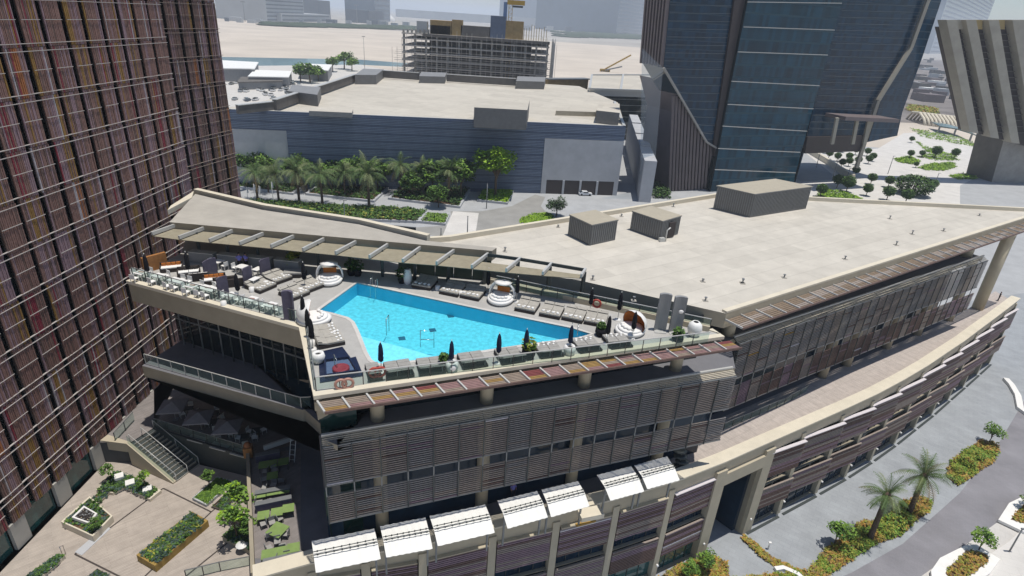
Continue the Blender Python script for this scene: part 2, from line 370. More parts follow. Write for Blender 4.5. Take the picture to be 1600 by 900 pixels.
def offset_line(pts, d):
    """offset an open polyline sideways (to its right) by d in plan"""
    out = []; n = len(pts)
    for i in range(n):
        a = pts[max(i - 1, 0)]; b = pts[min(i + 1, n - 1)]; t = Vector((b[0] - a[0], b[1] - a[1])).normalized()
        nn = Vector((t.y, -t.x))
        out.append(Vector((pts[i][0] + nn.x * d, pts[i][1] + nn.y * d, pts[i][2] if len(pts[i]) > 2 else 0)))
    return out
def ang(a, b): return math.atan2(b[1] - a[1], b[0] - a[0])
def lerp(a, b, t): return Vector(a) * (1 - t) + Vector(b) * t

# ================================================================== levels
POOL, L3, TER, PAR, ROOF, BAR, PLZ, MALL = 29.0, 24.2, 12.5, 13.5, 28.4, 32.3, 10.0, 23.1
DL, DM, FL, TIP = at(197, 440, POOL), at(467, 513, POOL), at(490, 621, POOL), at(1132, 527, POOL)
AF = ang(FL, TIP)                                  # heading of the front edge
fd = Vector((math.cos(AF), math.sin(AF), 0)); fo = Vector((fd.y, -fd.x, 0))      # along, outward
RC, RR = at(1135, 490, ROOF), at(1598, 343, ROOF)
AW = ang(RC, RR); wd = Vector((math.cos(AW), math.sin(AW), 0)); wo = Vector((wd.y, -wd.x, 0))
RR = RC + wd * ((RR - RC).length + 6)
Z3 = lambda p, z: Vector((p[0], p[1], z))

# ------------------------------------------------------------------ ground
g = MB(); N = 48
R0_ = 20000
g.face([(math.cos(2 * PI * k / N) * R0_, math.sin(2 * PI * k / N) * R0_, -0.02) for k in range(N)], 'sand')
g.build('ground', kind='structure')
def sheet(name, poly, z, m, kind='structure', label=None, cat=None):
    b = MB(); b.face([(p[0], p[1], z) for p in poly], m); return b.build(name, kind=kind, label=label, cat=cat)
sheet('pavement_east', [(-120, 95), (140, 60), (330, 90), (360, 330), (130, 330), (-120, 260)], 0.0, 'garden_paving')
sheet('street_paving', [(-40, 0), (150, 0), (170, 150), (70, 110), (-40, 60)], 0.004, 'paving')
# lavender road with its kerb, running beside the street paving
rl = [at(1175, 960, 0), at(1330, 895, 0), at(1410, 850, 0), at(1500, 770, 0), at(1562, 690, 0), at(1640, 560, 0)]
rr = [at(1375, 960, 0), at(1440, 900, 0), at(1560, 815, 0), at(1640, 735, 0), at(1720, 640, 0), at(1780, 540, 0)]
b = MB()
for i in range(len(rl) - 1): b.face([Z3(rl[i], .008), Z3(rr[i], .008), Z3(rr[i + 1], .008), Z3(rl[i + 1], .008)], 'road')
b.build('road', kind='structure')
b = MB()
e2 = [at(1475, 960, 0), at(1500, 905, 0), at(1545, 868, 0), at(1575, 848, 0), at(1660, 770, 0), at(1760, 650, 0)]
for i in range(len(rr) - 1): b.face([Z3(rr[i], .012), Z3(e2[i], .012), Z3(e2[i + 1], .012), Z3(rr[i + 1], .012)], 'pavement')
b.build('pavement', kind='structure')
b = MB()
far_r = [p + Vector((60, -10, 0)) for p in e2]
for i in range(len(e2) - 1):
    q = [e2[i], far_r[i], far_r[i + 1], e2[i + 1]]
    b.prism(q, 0, 0.14, 'pale_paving')
b.build('raised_pavement', kind='structure')

# ------------------------------------------------------------------ mats for coloured screens
def pick(w):
    t = U(0, sum(x[1] for x in w))
    for n_, k in w:
        t -= k
        if t <= 0: return n_
    return w[-1][0]
SLW = [('slat_brown', 8), ('slat_mauve', 6), ('slat_taupe', 6), ('slat_white', 1.3), ('slat_mustard', 1.5), ('slat_maroon', 1.2), ('slat_orange', .8), ('slat_dark', 2)]
SLB = [('slat_taupe', 20), ('slat_brown', 5), ('slat_mauve', 3), ('slat_white', .3), ('slat_mustard', .15), ('slat_maroon', .08)]
SLL = [('slat_mauve', 8), ('slat_taupe', 6), ('slat_brown', 7), ('slat_white', .35)]

# ================================================================== MAIN BUILDING
main = thing('poolside_building', 'long low podium building with a rooftop pool, pale gravel roof and slatted sunscreens', 'building', (10, 50, 0))
# ---- pool basin and deck
pool_px = [(558, 442), (650, 462), (760, 485.5), (894, 513), (923, 522), (905, 527), (820, 538), (750, 548.5), (690, 558), (639, 564), (600, 569), (589, 567.5), (581, 562), (574, 550),
           (567.5, 533), (560, 515), (554, 503), (545, 496), (520, 489), (499, 484.5)]
poolP = [at(x, y, POOL) for x, y in pool_px]
WZ = POOL - 0.14; BZ = POOL - 1.3
back0 = at(765, 441, POOL); backT = at(1108, 515, POOL)
barL = at(300, 392, POOL); wallb = at(765, 425, POOL)
deck_out = [DL, DM, FL, TIP, backT, back0, wallb, at(620, 404, POOL), at(520, 391, POOL), at(400, 376, POOL), at(292, 366, POOL), at(284, 395, POOL)]
def poly_with_hole(outer, hole, z, m, mb):
    """bridge the hole to the outer ring, fill with triangulation through bmesh-free tessellation"""
    from mathutils.geometry import tessellate_polygon
    ov = [Vector((p[0], p[1], 0)) for p in outer]; hv = [Vector((p[0], p[1], 0)) for p in hole]
    tris = tessellate_polygon([ov, hv]); allv = ov + hv
    for t in tris:
        a, b_, c = [allv[k] for k in t]
        if (b_ - a).cross(c - a).z < 0: b_, c = c, b_
        mb.face([(a.x, a.y, z), (b_.x, b_.y, z), (c.x, c.y, z)], m)
b = MB(); poly_with_hole(deck_out, poolP, POOL, 'deck_tile', b)
b.build('pool_deck', main)
b = MB()                                   # coping round the pool
cen = sum((Vector(p) for p in poolP), Vector()) / len(poolP)
ringo = []
for i, p in enumerate(poolP):
    a, c = poolP[i - 1], poolP[(i + 1) % len(poolP)]
    t = (Vector(c) - Vector(a)).normalized(); nn = Vector((t.y, -t.x, 0))
    if nn.dot(Vector(p) - cen) < 0: nn = -nn
    ringo.append(Vector(p) + nn * 0.32)
for i in range(len(poolP)):
    j = (i + 1) % len(poolP)
    q = [poolP[i], poolP[j], ringo[j], ringo[i]]
    b.prism(q, POOL - 0.1, POOL + 0.03, 'coping' if 0 else 'pavement')
b.build('pool_coping', main)
b = MB(); pp = poolP if sum(poolP[i].x * poolP[(i + 1) % len(poolP)].y - poolP[(i + 1) % len(poolP)].x * poolP[i].y for i in range(len(poolP))) > 0 else poolP[::-1]
b.face([Z3(p, BZ) for p in pp], 'pool_tile')
for i in range(len(pp)):
    q, r = pp[i], pp[(i + 1) % len(pp)]
    b.face([Z3(r, BZ), Z3(q, BZ), Z3(q, POOL), Z3(r, POOL)], 'pool_wall')
# shallow shelf by the near left corner
sh = [at(x, y, POOL) for x, y in ((560, 516), (567.5, 533), (574, 550), (581, 562), (589, 567.2), (600, 568.6), (639, 563.6), (690, 557.6), (700, 555), (640, 537))]
b.prism([Z3(p, 0) * 1 for p in sh], BZ, POOL - 0.5, 'pool_pale')
for x, y in ((704, 494), (676, 516), (628, 529)):
    p = at(x, y, BZ); b.box((p.x, p.y, BZ + .02), (0.55, 0.55, 0.04), 'pool_grate', AF)
b.build('pool_basin', main)
b = MB(); b.face([Z3(p, WZ) for p in pp], 'pool_water'); b.build('pool_water', main)
def hrail(mb, a, b_, h, m='steel', r=0.035):
    mb.tube([a, Vector(a) + V(0, 0, h), Vector(b_) + V(0, 0, h), b_], r, m, 6)
for i, (qa, qb, z0, h) in enumerate([((657, 542), (678, 543), POOL - .6, 1.5), ((604, 524), (608, 517), POOL - .6, 1.5)]):
    m_ = MB(); hrail(m_, at(*qa, z0), at(*qb, z0), h); 
    if i == 0:
        a, c = at(*qa, z0), at(*qb, z0); m_.tube([a + V(0, 0, .7), c + V(0, 0, .7)], .03, 'steel', 6)
    m_.build('pool_handrail', label=['wide steel handrail standing in the pale shallow end of the pool', 'narrow steel handrail standing in the pool near its left curve'][i], cat='handrail')
for i, (qa, qb) in enumerate([((582, 446), (590, 449)), ((893, 518), (902, 520))]):
    m_ = MB()
    for q in (qa, qb):
        p = at(*q, POOL); d = Vector((-.1, -.9, 0)) if i == 0 else Vector((.1, .9, 0)) * -1
        m_.tube([p, p + V(0, 0, .9), p + V(0, 0, .9) + d * .5, p + d * .7 + V(0, 0, .3), p + d * .7 + V(0, 0, -.9)], .03, 'steel', 6)
    m_.build('pool_ladder', label=['steel pool ladder at the far left edge of the pool under the canopy', 'steel pool ladder at the pointed right end of the pool'][i], cat='pool ladder')
# deck slab with fascia
b = MB(); 
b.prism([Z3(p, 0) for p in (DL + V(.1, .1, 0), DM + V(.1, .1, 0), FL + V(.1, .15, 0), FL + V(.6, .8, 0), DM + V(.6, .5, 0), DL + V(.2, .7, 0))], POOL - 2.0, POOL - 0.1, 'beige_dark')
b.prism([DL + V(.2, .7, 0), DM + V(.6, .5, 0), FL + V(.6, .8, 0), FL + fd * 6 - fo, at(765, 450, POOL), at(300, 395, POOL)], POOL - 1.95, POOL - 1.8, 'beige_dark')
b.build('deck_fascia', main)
def band(line, w_in, z0, z1, m, mb, side=-1):
    """upstand following an open line; w_in metres to the left of travel"""
    inn = offset_line(line, side * w_in)
    for i in range(len(line) - 1):
        mb.prism([line[i], line[i + 1], inn[i + 1], inn[i]], z0, z1, m)
b = MB(); band([DL, DM, FL, TIP, backT + V(.3, .1, 0)], 0.55, POOL - 0.2, POOL + 0.1, 'coping', b); b.build('deck_coping', main)
b = MB(); b.prism([FL + fo * -.1, TIP + fo * -.1, TIP - fo * 3, FL - fo * 3], POOL - 1.2, POOL - .5, 'beige_dark'); b.build('deck_slab_edge', main)
# rear planter / bench edge behind back row of loungers
b = MB(); band([back0 + V(0, .1, 0), backT], .5, POOL, POOL + .5, 'beige', b, 1); b.build('planter_wall', main)
# ---- coloured sunshade along the front edge and along the wing roof
def shade_strip(name, A, B, out, z, w, npan, palette, skew=0.4, drop=0.25):
    d = (B - A) / npan; dn = d.normalized()
    for i in range(npan):
        m_ = MB(); a = A + d * i; c = A + d * (i + 1)
        for k in range(7):
            t0 = (k + .12) / 7 * w; t1 = (k + .85) / 7 * w
            mm = pick(palette) if k % 2 == 0 else mm_
            mm_ = mm
            P = []
            for dz in (-.04, 0):
                zz = z + dz
                for (p, t) in ((a, t0), (c, t0), (c, t1), (a, t1)):
                    q = p + out * t + dn * skew * t / w * 1.0; P.append(Vector((q.x, q.y, zz - drop * t / w)))
            m_.hexa(P, mm)
        m_.bar(Z3(a, z + .06), Z3(a + out * w + dn * skew, z + .06 - drop), .12, .18, 'metal_pale')
        m_.build(name, main)
    m_ = MB(); m_.bar(Z3(A + out * w + dn * skew, z - drop), Z3(B + out * w + dn * skew, z - drop), .12, .2, 'slat_brown'); m_.build('shade_edge_bar', main)
shade_strip('sunshade_panel', FL + fo * .05 + fd * .2, TIP + fo * .05 + fd * .6, fo, POOL - .38, 1.15, 21, [('shade_pink', 4), ('shade_taupe', 4), ('shade_ochre', 2.0), ('shade_wine', .35)], drop=.15)
shade_strip('sunshade_panel', RC + wo * .02, RR + wo * .02, wo, ROOF - .7, 1.7, 34, [('shade_brown', 6), ('slat_taupe', 3)], .5)
# ---- L3 slab, columns, glass behind
IN = 3.4
c0 = at(526, 676, L3 + .3); c1 = at(1149, 573, L3 + .3); w0 = at(1141, 529, L3 + .2); w1 = at(1537, 400, L3 + .2)
RB = [at(1257, 312, ROOF), at(1180, 297, ROOF), at(700, 375, ROOF)]
K0, K1, K2 = Z3(RB[1], 0) + V(-2, -5, 0), Z3(RB[2], 0) + V(4, -5, 0), at(640, 388, ROOF)
l3poly = [Z3(c0 - fd * 1.1, L3), at(1149, 575, L3), w0, w1, w1 + V(-10, 16, 0), RB[0] - V(0, 1, 0), K0, K1, K2, at(420, 430, L3), FL + V(-2, 9, 0), FL + V(1.0, 1, 0)]
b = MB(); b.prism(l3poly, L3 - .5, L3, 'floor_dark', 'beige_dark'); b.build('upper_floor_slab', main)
# balcony slab under the left deck edge
BALC = 20.9
bl, bm = at(222, 572, BALC), at(472, 641, BALC)
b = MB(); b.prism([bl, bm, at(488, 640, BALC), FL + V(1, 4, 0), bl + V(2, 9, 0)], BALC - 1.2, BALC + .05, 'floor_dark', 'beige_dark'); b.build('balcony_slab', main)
# dark core volumes
def inset_line(A, B, d): return A + d, B + d
gA, gB = FL - fo * 3.9 + fd * 1.2, TIP - fo * 4.2
core_hi = [FL - fo * 2.8 + fd * .6, FL - fo * 2.8 + fd * 2.2, gA + fd * 1.6, gB + fd * 1.2, RC - wo * 4.2 + wd * 2, RR - wo * 4.2 - wd * 22, RB[0] - V(0, 3, 0), K0, K1, K2, DL + V(1.5, 3.6, 0), DM + V(.6, 3.2, 0), DM + V(2.0, .6, 0)]
b = MB(); b.prism(core_hi, L3, POOL - 1.2, 'roof', 'glass_dark', top=False); b.build('upper_glazing', main)
lcol = []
core_lo = [at(500, 700, L3 - .5) - fo * 1.5, c1 - fo * 2.2, w0 - wo * 1.8 + wd * 3, w1 - wo * 2.2 - wd * 3, RB[0] - V(0, 5, 0), K0, K1, K2, DL + V(1, 9, 0), DM + V(1.5, 6.5, 0), FL + V(.6, 2, 0)]
b = MB(); b.prism(core_lo, TER, L3 - .5, 'floor_dark', 'glass_blue', top=False); b.build('middle_glazing', main)
b = MB(); b.prism([FL - fo * 2.85 + fd * .6, FL + fd * 6 - fo * 5, K2, DL + V(1.5, 3.6, 0), DM + V(.6, 3.2, 0), DM + V(2.0, .6, 0)], BALC, L3 - .01, 'roof', 'glass_dark', top=False); b.build('recessed_glazing', main)
# teal glass corner
b = MB(); q0 = FL - fo * 2.45 + fd * .3
for k in range(6):
    b.prism([q0, q0 + fd * 2.6, q0 + fd * 2.6 - fo * .3, q0 - fo * .3], TER + k * 2.65 + .04, TER + (k + 1) * 2.65 - .04, 'glass_corner')
ql = (DM - FL).normalized()
for k in range(6): b.prism([q0 - fd * .02, q0 + ql * 3.4 + V(.2, 0, 0), q0 + ql * 3.4 + V(.5, 0, 0), q0 + V(.3, .3, 0)], TER + k * 2.65 + .04, TER + (k + 1) * 2.65 - .04, 'glass_dark')
b.build('corner_glazing', main)
# mullions on the recessed glazing seen through the left opening
b = MB(); la, lb = DM + V(.6, 3.2, 0), DL + V(1.5, 3.6, 0)
for k in range(15):
    p = lerp(la, lb, k / 14) - V(.25, .4, 0)
    b.box((p.x, p.y, (BALC + POOL - 1.2) / 2), (.09, .12, POOL - 1.2 - BALC), 'metal_grey' if k % 2 else 'metal_dark')
b.bar(Z3(la - V(.25, .4, 0), BALC + 3), Z3(lb - V(.25, .4, 0), BALC + 3), .1, .14, 'metal_grey'); b.bar(Z3(la - V(.25, .4, 0), L3 + 1.4), Z3(lb - V(.25, .4, 0), L3 + 1.4), .1, .1, 'metal_dark')
b.build('mullions', main)
def col_px(base, z0, z1, r, out=V(0, 0, 0)):
    p = at(*base, z0) + out; m_ = MB(); m_.tube([(p.x, p.y, z0), (p.x, p.y, z1)], r, 'beige', 18); m_.build('column', main)
for q in ((590, 654), (760, 627), (912, 602), (1055, 577)): col_px(q, L3, POOL - 1.2, .55)
for q in ((590, 654), (760, 627), (912, 602), (1055, 577)): col_px(q, L3, L3, .1) if 0 else None
for q in ((590, 654), (760, 627), (912, 602), (1055, 577)):
    p = at(*q, L3); m_ = MB(); m_.tube([(p.x, p.y, TER), (p.x, p.y, L3 - .5)], .55, 'beige', 18); m_.build('column', main)
p = at(1137, 522, L3); m_ = MB(); m_.tube([(p.x, p.y, L3), (p.x, p.y, ROOF - 1.4)], .65, 'beige', 18); m_.build('column', main)
for q in ((1284, 588), (1322, 570), (1384, 543), (1432, 522), (1482, 500)):
    p = at(*q, TER); m_ = MB(); m_.tube([(p.x, p.y, TER), (p.x, p.y, L3 - .5)], .6, 'beige', 16); m_.build('column', main)
for q, z0 in (((1527, 482), TER), ((1508, 400), L3)):
    p = at(*q, z0); m_ = MB(); m_.tube([(p.x, p.y, z0), (p.x, p.y, ROOF - 1.2)], .85, 'beige', 18); m_.build('column', main)
# ---- slatted screen boxes
def screen_panel(A, B, zt, zb, pitch, palette, name, th=.07, gapm='slat_dark', vert=True, depth=.12):
    base_ = pick([('slat_taupe', 4), ('slat_grey', 4)]) if palette is SLB else pick([('slat_brown', 4), ('slat_mauve', 1), ('slat_taupe', 2)])
    m_ = MB(); n = max(2, int((zt - zb) / pitch)); d = (B - A).normalized(); o = Vector((d.y, -d.x, 0))
    for k in range(n):
        z = zt - (k + .5) * (zt - zb) / n
        m_.bar(Z3(A + d * .05, z), Z3(B - d * .05, z), depth, (zt - zb) / n * .30, base_ if rnd() < .8 else pick(palette))
    m_.bar(Z3(A + o * .1, zb - .05), Z3(A + o * .1, zt + .05), .08, .08, 'metal_dark', up=(d.x, d.y, 0))
    m_.bar(Z3(A + d * .03, zb), Z3(B - d * .03, zb), .16, .09, 'metal_grey')
    return m_.build(name, main)
OUT = .75
def screen_box(R0, R1, out, nb, zb, name):
    f0, f1 = R0 + out * OUT, R1 + out * OUT; zt = L3 - .3; H_ = zt - zb
    z1 = zt - H_ * (.49 if nb < 20 else .53); z2 = zt - H_ * (.62 if nb < 20 else .64)
    m_ = MB(); m_.bar(Z3(R0, L3 + .3), Z3(R1, L3 + .3), .2, .14, 'metal_pale')
    m_.bar(Z3(f0, zt + .05), Z3(f1, zt + .05), .1, .1, 'metal_grey'); m_.build('top_rail', main)
    for i in range(nb):
        A, B = lerp(f0, f1, i / nb), lerp(f0, f1, (i + 1) / nb)
        a0, b0 = A - out * OUT, B - out * OUT
        m_ = MB()
        for k in range(6):
            t = (k + .5) / 6; m_.bar(Z3(lerp(a0, A, t), L3 + .2 - t * .5), Z3(lerp(b0, B, t), L3 + .2 - t * .5), .09, .04, 'slat_pale')
        m_.bar(Z3(a0, L3 + .12), Z3(A, zt - .1), .06, .1, 'metal_dark'); m_.build('sloped_screen', main)
        screen_panel(A, B, zt, z1, .21, SLB, 'upper_screen')
        screen_panel(A, B, z2, zb, .21, SLB if nb < 20 else SLL, 'lower_screen')
        m_ = MB(); o = out * .1; m_.bar(Z3(A + o, z2), Z3(A + o, z1), .09, .09, 'metal_grey', up=(out.x, out.y, 0)); m_.build('screen_post', main)
P = at(544, 808, 0); 
fl0 = at(500, 700, L3 - .35)
fz = 17.0
screen_box(c0 - fd * 1.1, c1 - fd * .3, fo, 18, 16.6, 'front')
screen_box(w0 + wd * .6, w1, wo, 30, 15.6, 'wing')
# ---- main roof
roofp = [RC, RR, RR + V(2, 2.5, 0), RB[0], RB[1], RB[2], at(640, 384, ROOF), at(560, 372, ROOF), at(560, 390, ROOF), at(640, 396, ROOF), at(700, 406, ROOF), at(765, 417, ROOF), at(905, 438, ROOF)]
b = MB(); b.prism(roofp, ROOF - 1.6, ROOF, 'roof', 'beige'); b.build('main_roof', main)
b = MB(); band([RC, RR], .55, ROOF - .1, ROOF + .22, 'coping', b, -1)
band([RR + V(2, 2.5, 0), RB[0], RB[1], RB[2], at(668, 377, ROOF)], .55, ROOF - .1, ROOF + .6, 'coping', b, -1); b.build('roof_parapet', main)
b = MB()
for x, y in ((1098, 440), (1160, 443), (1257, 312 + 8), (990, 470), (926, 437), (1160, 442), (789, 393), (872, 355), (971, 338), (1052, 323), (1425, 366), (1400, 383), (1320, 405), (1225, 434), (1102, 470), (1530, 337), (1390, 342), (1474, 361)):
    p = at(x, y, ROOF); m_ = MB(); h = U(.25, .5)
    m_.tube([p, p + V(0, 0, h)], .07, 'metal_grey', 8); m_.tube([p + V(0, 0, h), p + V(0, 0, h + .08)], .15, 'metal_grey', 8)
    m_.box((p.x, p.y, p.z + .03), (.5, .5, .06), 'roof_grey'); m_.build('roof_vent', main)
# ---- bar roof
b = MB(); barp = [at(265, 347, BAR), at(769, 392, BAR), at(776, 387, BAR), at(665, 376, BAR), at(560, 350.5, BAR), at(410, 328, BAR), at(305, 303, BAR)]
b.prism(barp, BAR - 1.05, BAR, 'roof_grey', 'beige_dark'); b.build('bar_roof', main)
b = MB(); band([at(667, 373, BAR), at(560, 348, BAR), at(410, 325, BAR), at(303, 300, BAR)], .6, BAR - .8, BAR + .35, 'coping', b, 1); b.build('bar_roof_parapet', main)
b = MB(); b.prism([at(303, 300, BAR), at(267, 323, BAR), at(262, 330, BAR), at(300, 310, BAR)], BAR - .4, BAR + .12, 'coping'); b.build('bar_roof_ledge', main)
# wall and supports behind the canopy
fA, fB = at(265, 347, BAR), at(769, 392, BAR); fdir = (fB - fA).normalized(); fin = Vector((-fdir.y, fdir.x, 0))
tR = ((at(620, 379, BAR) - fA).dot(fdir))
b = MB(); a_ = fA + fdir * tR + fin * .3; c_ = fB + fin * .2
mat('green_wall', (0.06, 0.085, 0.065), .6, .3, var=.1, scale=1)
for k in range(5):
    q0, q1 = lerp(a_, c_, k / 5), lerp(a_, c_, (k + 1) / 5) - fdir * .06
    b.prism([q0, q1, q1 + fin * .2, q0 + fin * .2], POOL, BAR - 1.05, 'green_wall')
b.build('rear_wall', main)
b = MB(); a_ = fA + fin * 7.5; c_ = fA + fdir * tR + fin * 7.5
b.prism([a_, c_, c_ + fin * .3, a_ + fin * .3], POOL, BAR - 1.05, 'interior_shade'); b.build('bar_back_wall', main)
# ---- canopy: beams, cloth, posts
tips_o = [(237, 365), (279.5, 371), (327, 375.5), (374, 380), (423, 384.5), (473, 390), (524, 395), (577, 401), (629, 407), (682, 411), (737, 416.5), (791, 422), (848, 427), (908, 431)]
tips_i = [(271, 353), (317, 357), (362, 361), (410, 365.5), (457, 370), (504, 374.5), (554, 379), (604, 383.5), (655, 388), (708, 392.5), (761, 398), (812, 405), (861, 413), (914, 422)]
can = thing('canopy_pergola', 'long grey steel pergola with taupe cloth panels along the bar side of the pool', 'pergola', at(577, 401, POOL))
ZC = BAR - .35
TO = [at(x, y, ZC) for x, y in tips_o]; TI = [at(x, y, ZC) for x, y in tips_i]
for i in range(14):
    m_ = MB(); m_.bar(TI[i] + (TI[i] - TO[i]).normalized() * .2, TO[i], .2, .34, 'metal_pale'); m_.build('beam', can)
for i in range(13):
    m_ = MB(); q = [lerp(TI[i], TO[i], .05), lerp(TI[i + 1], TO[i + 1], .05), lerp(TI[i + 1], TO[i + 1], .97), lerp(TI[i], TO[i], .97)]
    if i >= 10: q = [lerp(TI[i], TO[i], .38), lerp(TI[i + 1], TO[i + 1], .38), q[2], q[3]]
    m_.prism(q, ZC - .32, ZC - .27, 'fabric_canopy'); m_.build('cloth_panel', can)
m_ = MB()
for i in range(10, 13): m_.bar(TI[i], TI[i + 1], .16, .3, 'metal_dark')
m_.build('rear_beam', can)
m_ = MB()
for i in range(10, 13):
    for t in (.7, .9): m_.bar(lerp(TI[i], TO[i], t) + V(0, 0, -.45), lerp(TI[i + 1], TO[i + 1], t) + V(0, 0, -.45), .03, .03, 'metal_dark')
m_.build('cable', can)
for i in list(range(1, 10)) + [10, 11, 12, 13]:
    p = lerp(TI[i], TO[i], .3 if i < 10 else .12); m_ = MB(); zt = ZC - .1
    m_.box((p.x, p.y, (POOL - 1 + zt) / 2 if i > 9 else (POOL + zt) / 2), (.28, .34, zt - POOL + (1 if i > 9 else 0)), 'metal_dark', AF); m_.build('post', can)
# ---- terrace (timber) and podium block with curved parapet
par_px = [(395, 905), (485, 880), (570, 866), (661, 851), (772, 825), (873, 802), (968, 778), (1056, 752), (1133, 722), (1205, 690), (1264, 664), (1325, 637), (1372, 615), (1413, 593), (1450, 571), (1481, 550), (1508, 532), (1533, 513), (1556, 496), (1577, 480), (1595, 466)]
PO = [at(x, y, PAR) for x, y in par_px]
INS = offset_line(PO, -.9)
T1, T2 = at(388, 715, TER), at(395, 872, TER)
poly = list(INS[1:9]) + [lerp(INS[8], INS[9], .12), lerp(INS[8], INS[9], .12) + wo * -9 + wd * -1, lerp(INS[8], INS[9], .88) + wo * -9 + wd * -1, lerp(INS[8], INS[9], .88)] + list(INS[9:])
back_line = [w1 + V(6, 6, 0), RB[0] - V(0, 4, 0), K0, K1, K2, DL + V(2, 14, 0), Z3(at(262, 655, TER), 0) + V(0, 6, 0), at(388, 715, TER), T2 + (T2 - T1).normalized() * 1.2]
b = MB(); b.prism(poly + back_line, 0, TER - .45, 'dark_joint', 'glass_blue'); b.build('podium_core', main)
ter = list(INS[1:]) + back_line
b = MB(); b.prism(ter, TER - .44, TER - .004, 'floor_dark', 'beige_dark'); b.build('terrace_slab', main)
# timber surfaces
tw = [at(1075, 740, TER), at(1205, 700, TER), at(1400, 606, TER), at(1530, 520, TER), at(1590, 472, TER), at(1540, 455, TER), at(1500, 470, TER), at(1120, 650, TER), at(1040, 690, TER)]
twi = offset_line(PO, -.5)
tw = [Z3(p, TER) for p in twi[7:]] + [at(1555, 455, TER), w1 - wo * 1.0, w0 - wo * 1.0, at(1050, 690, TER)]
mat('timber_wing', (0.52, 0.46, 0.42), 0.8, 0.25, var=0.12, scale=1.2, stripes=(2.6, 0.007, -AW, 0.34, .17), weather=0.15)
def psheet(name, poly, z, m, parent):
    b = MB(); b.face([(p[0], p[1], z) for p in poly], m); return b.build(name, parent)
psheet('timber_decking', tw, TER, 'timber_wing', main)
tl = [T1, at(470, 700, TER), at(470, 860, TER), at(500, 880, TER), T2]
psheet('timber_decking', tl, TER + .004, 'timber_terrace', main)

# ------------------------------------------------------------------ curved lower facade
FAC = offset_line(PO, -.35)
b = MB()
for i in range(len(PO) - 1):
    inn = offset_line(PO, -1.35)
    b.prism([PO[i], PO[i + 1], inn[i + 1], inn[i]], PAR - .16, PAR, 'coping')
b.build('parapet_coping', main)
b = MB(); inn2 = offset_line(PO, -1.15); out2 = offset_line(PO, -.25)
for i in range(len(PO) - 1): b.prism([out2[i], out2[i + 1], inn2[i + 1], inn2[i]], TER - .9, PAR - .16, 'beige')
b.build('parapet_wall', main)
for i in range(1, len(PO)):
    p = FAC[i]; t = (Vector(PO[min(i + 1, len(PO) - 1)]) - Vector(PO[i - 1])).normalized(); a = math.atan2(t.y, t.x)
    portal = i in (8, 9)
    w_ = 1.5 if portal else .7
    if i == 9: p = p + t * .5
    m_ = MB(); o = Vector((t.y, -t.x, 0))
    c_ = Vector(p) - o * .3
    m_.box((c_.x, c_.y, (TER - .2) / 2), (w_, 1.1 if not portal else 1.5, TER - .2), 'beige', a)
    m_.build('pier', main)
    if i < 18:
        q = Vector(p) + o * .35; k_ = MB(); k_.tube([(q.x, q.y, 2.2), (q.x + o.x * .25, q.y + o.y * .25, 2.2)], .12, 'white_paint', 8); k_.build('wall_lamp', main)
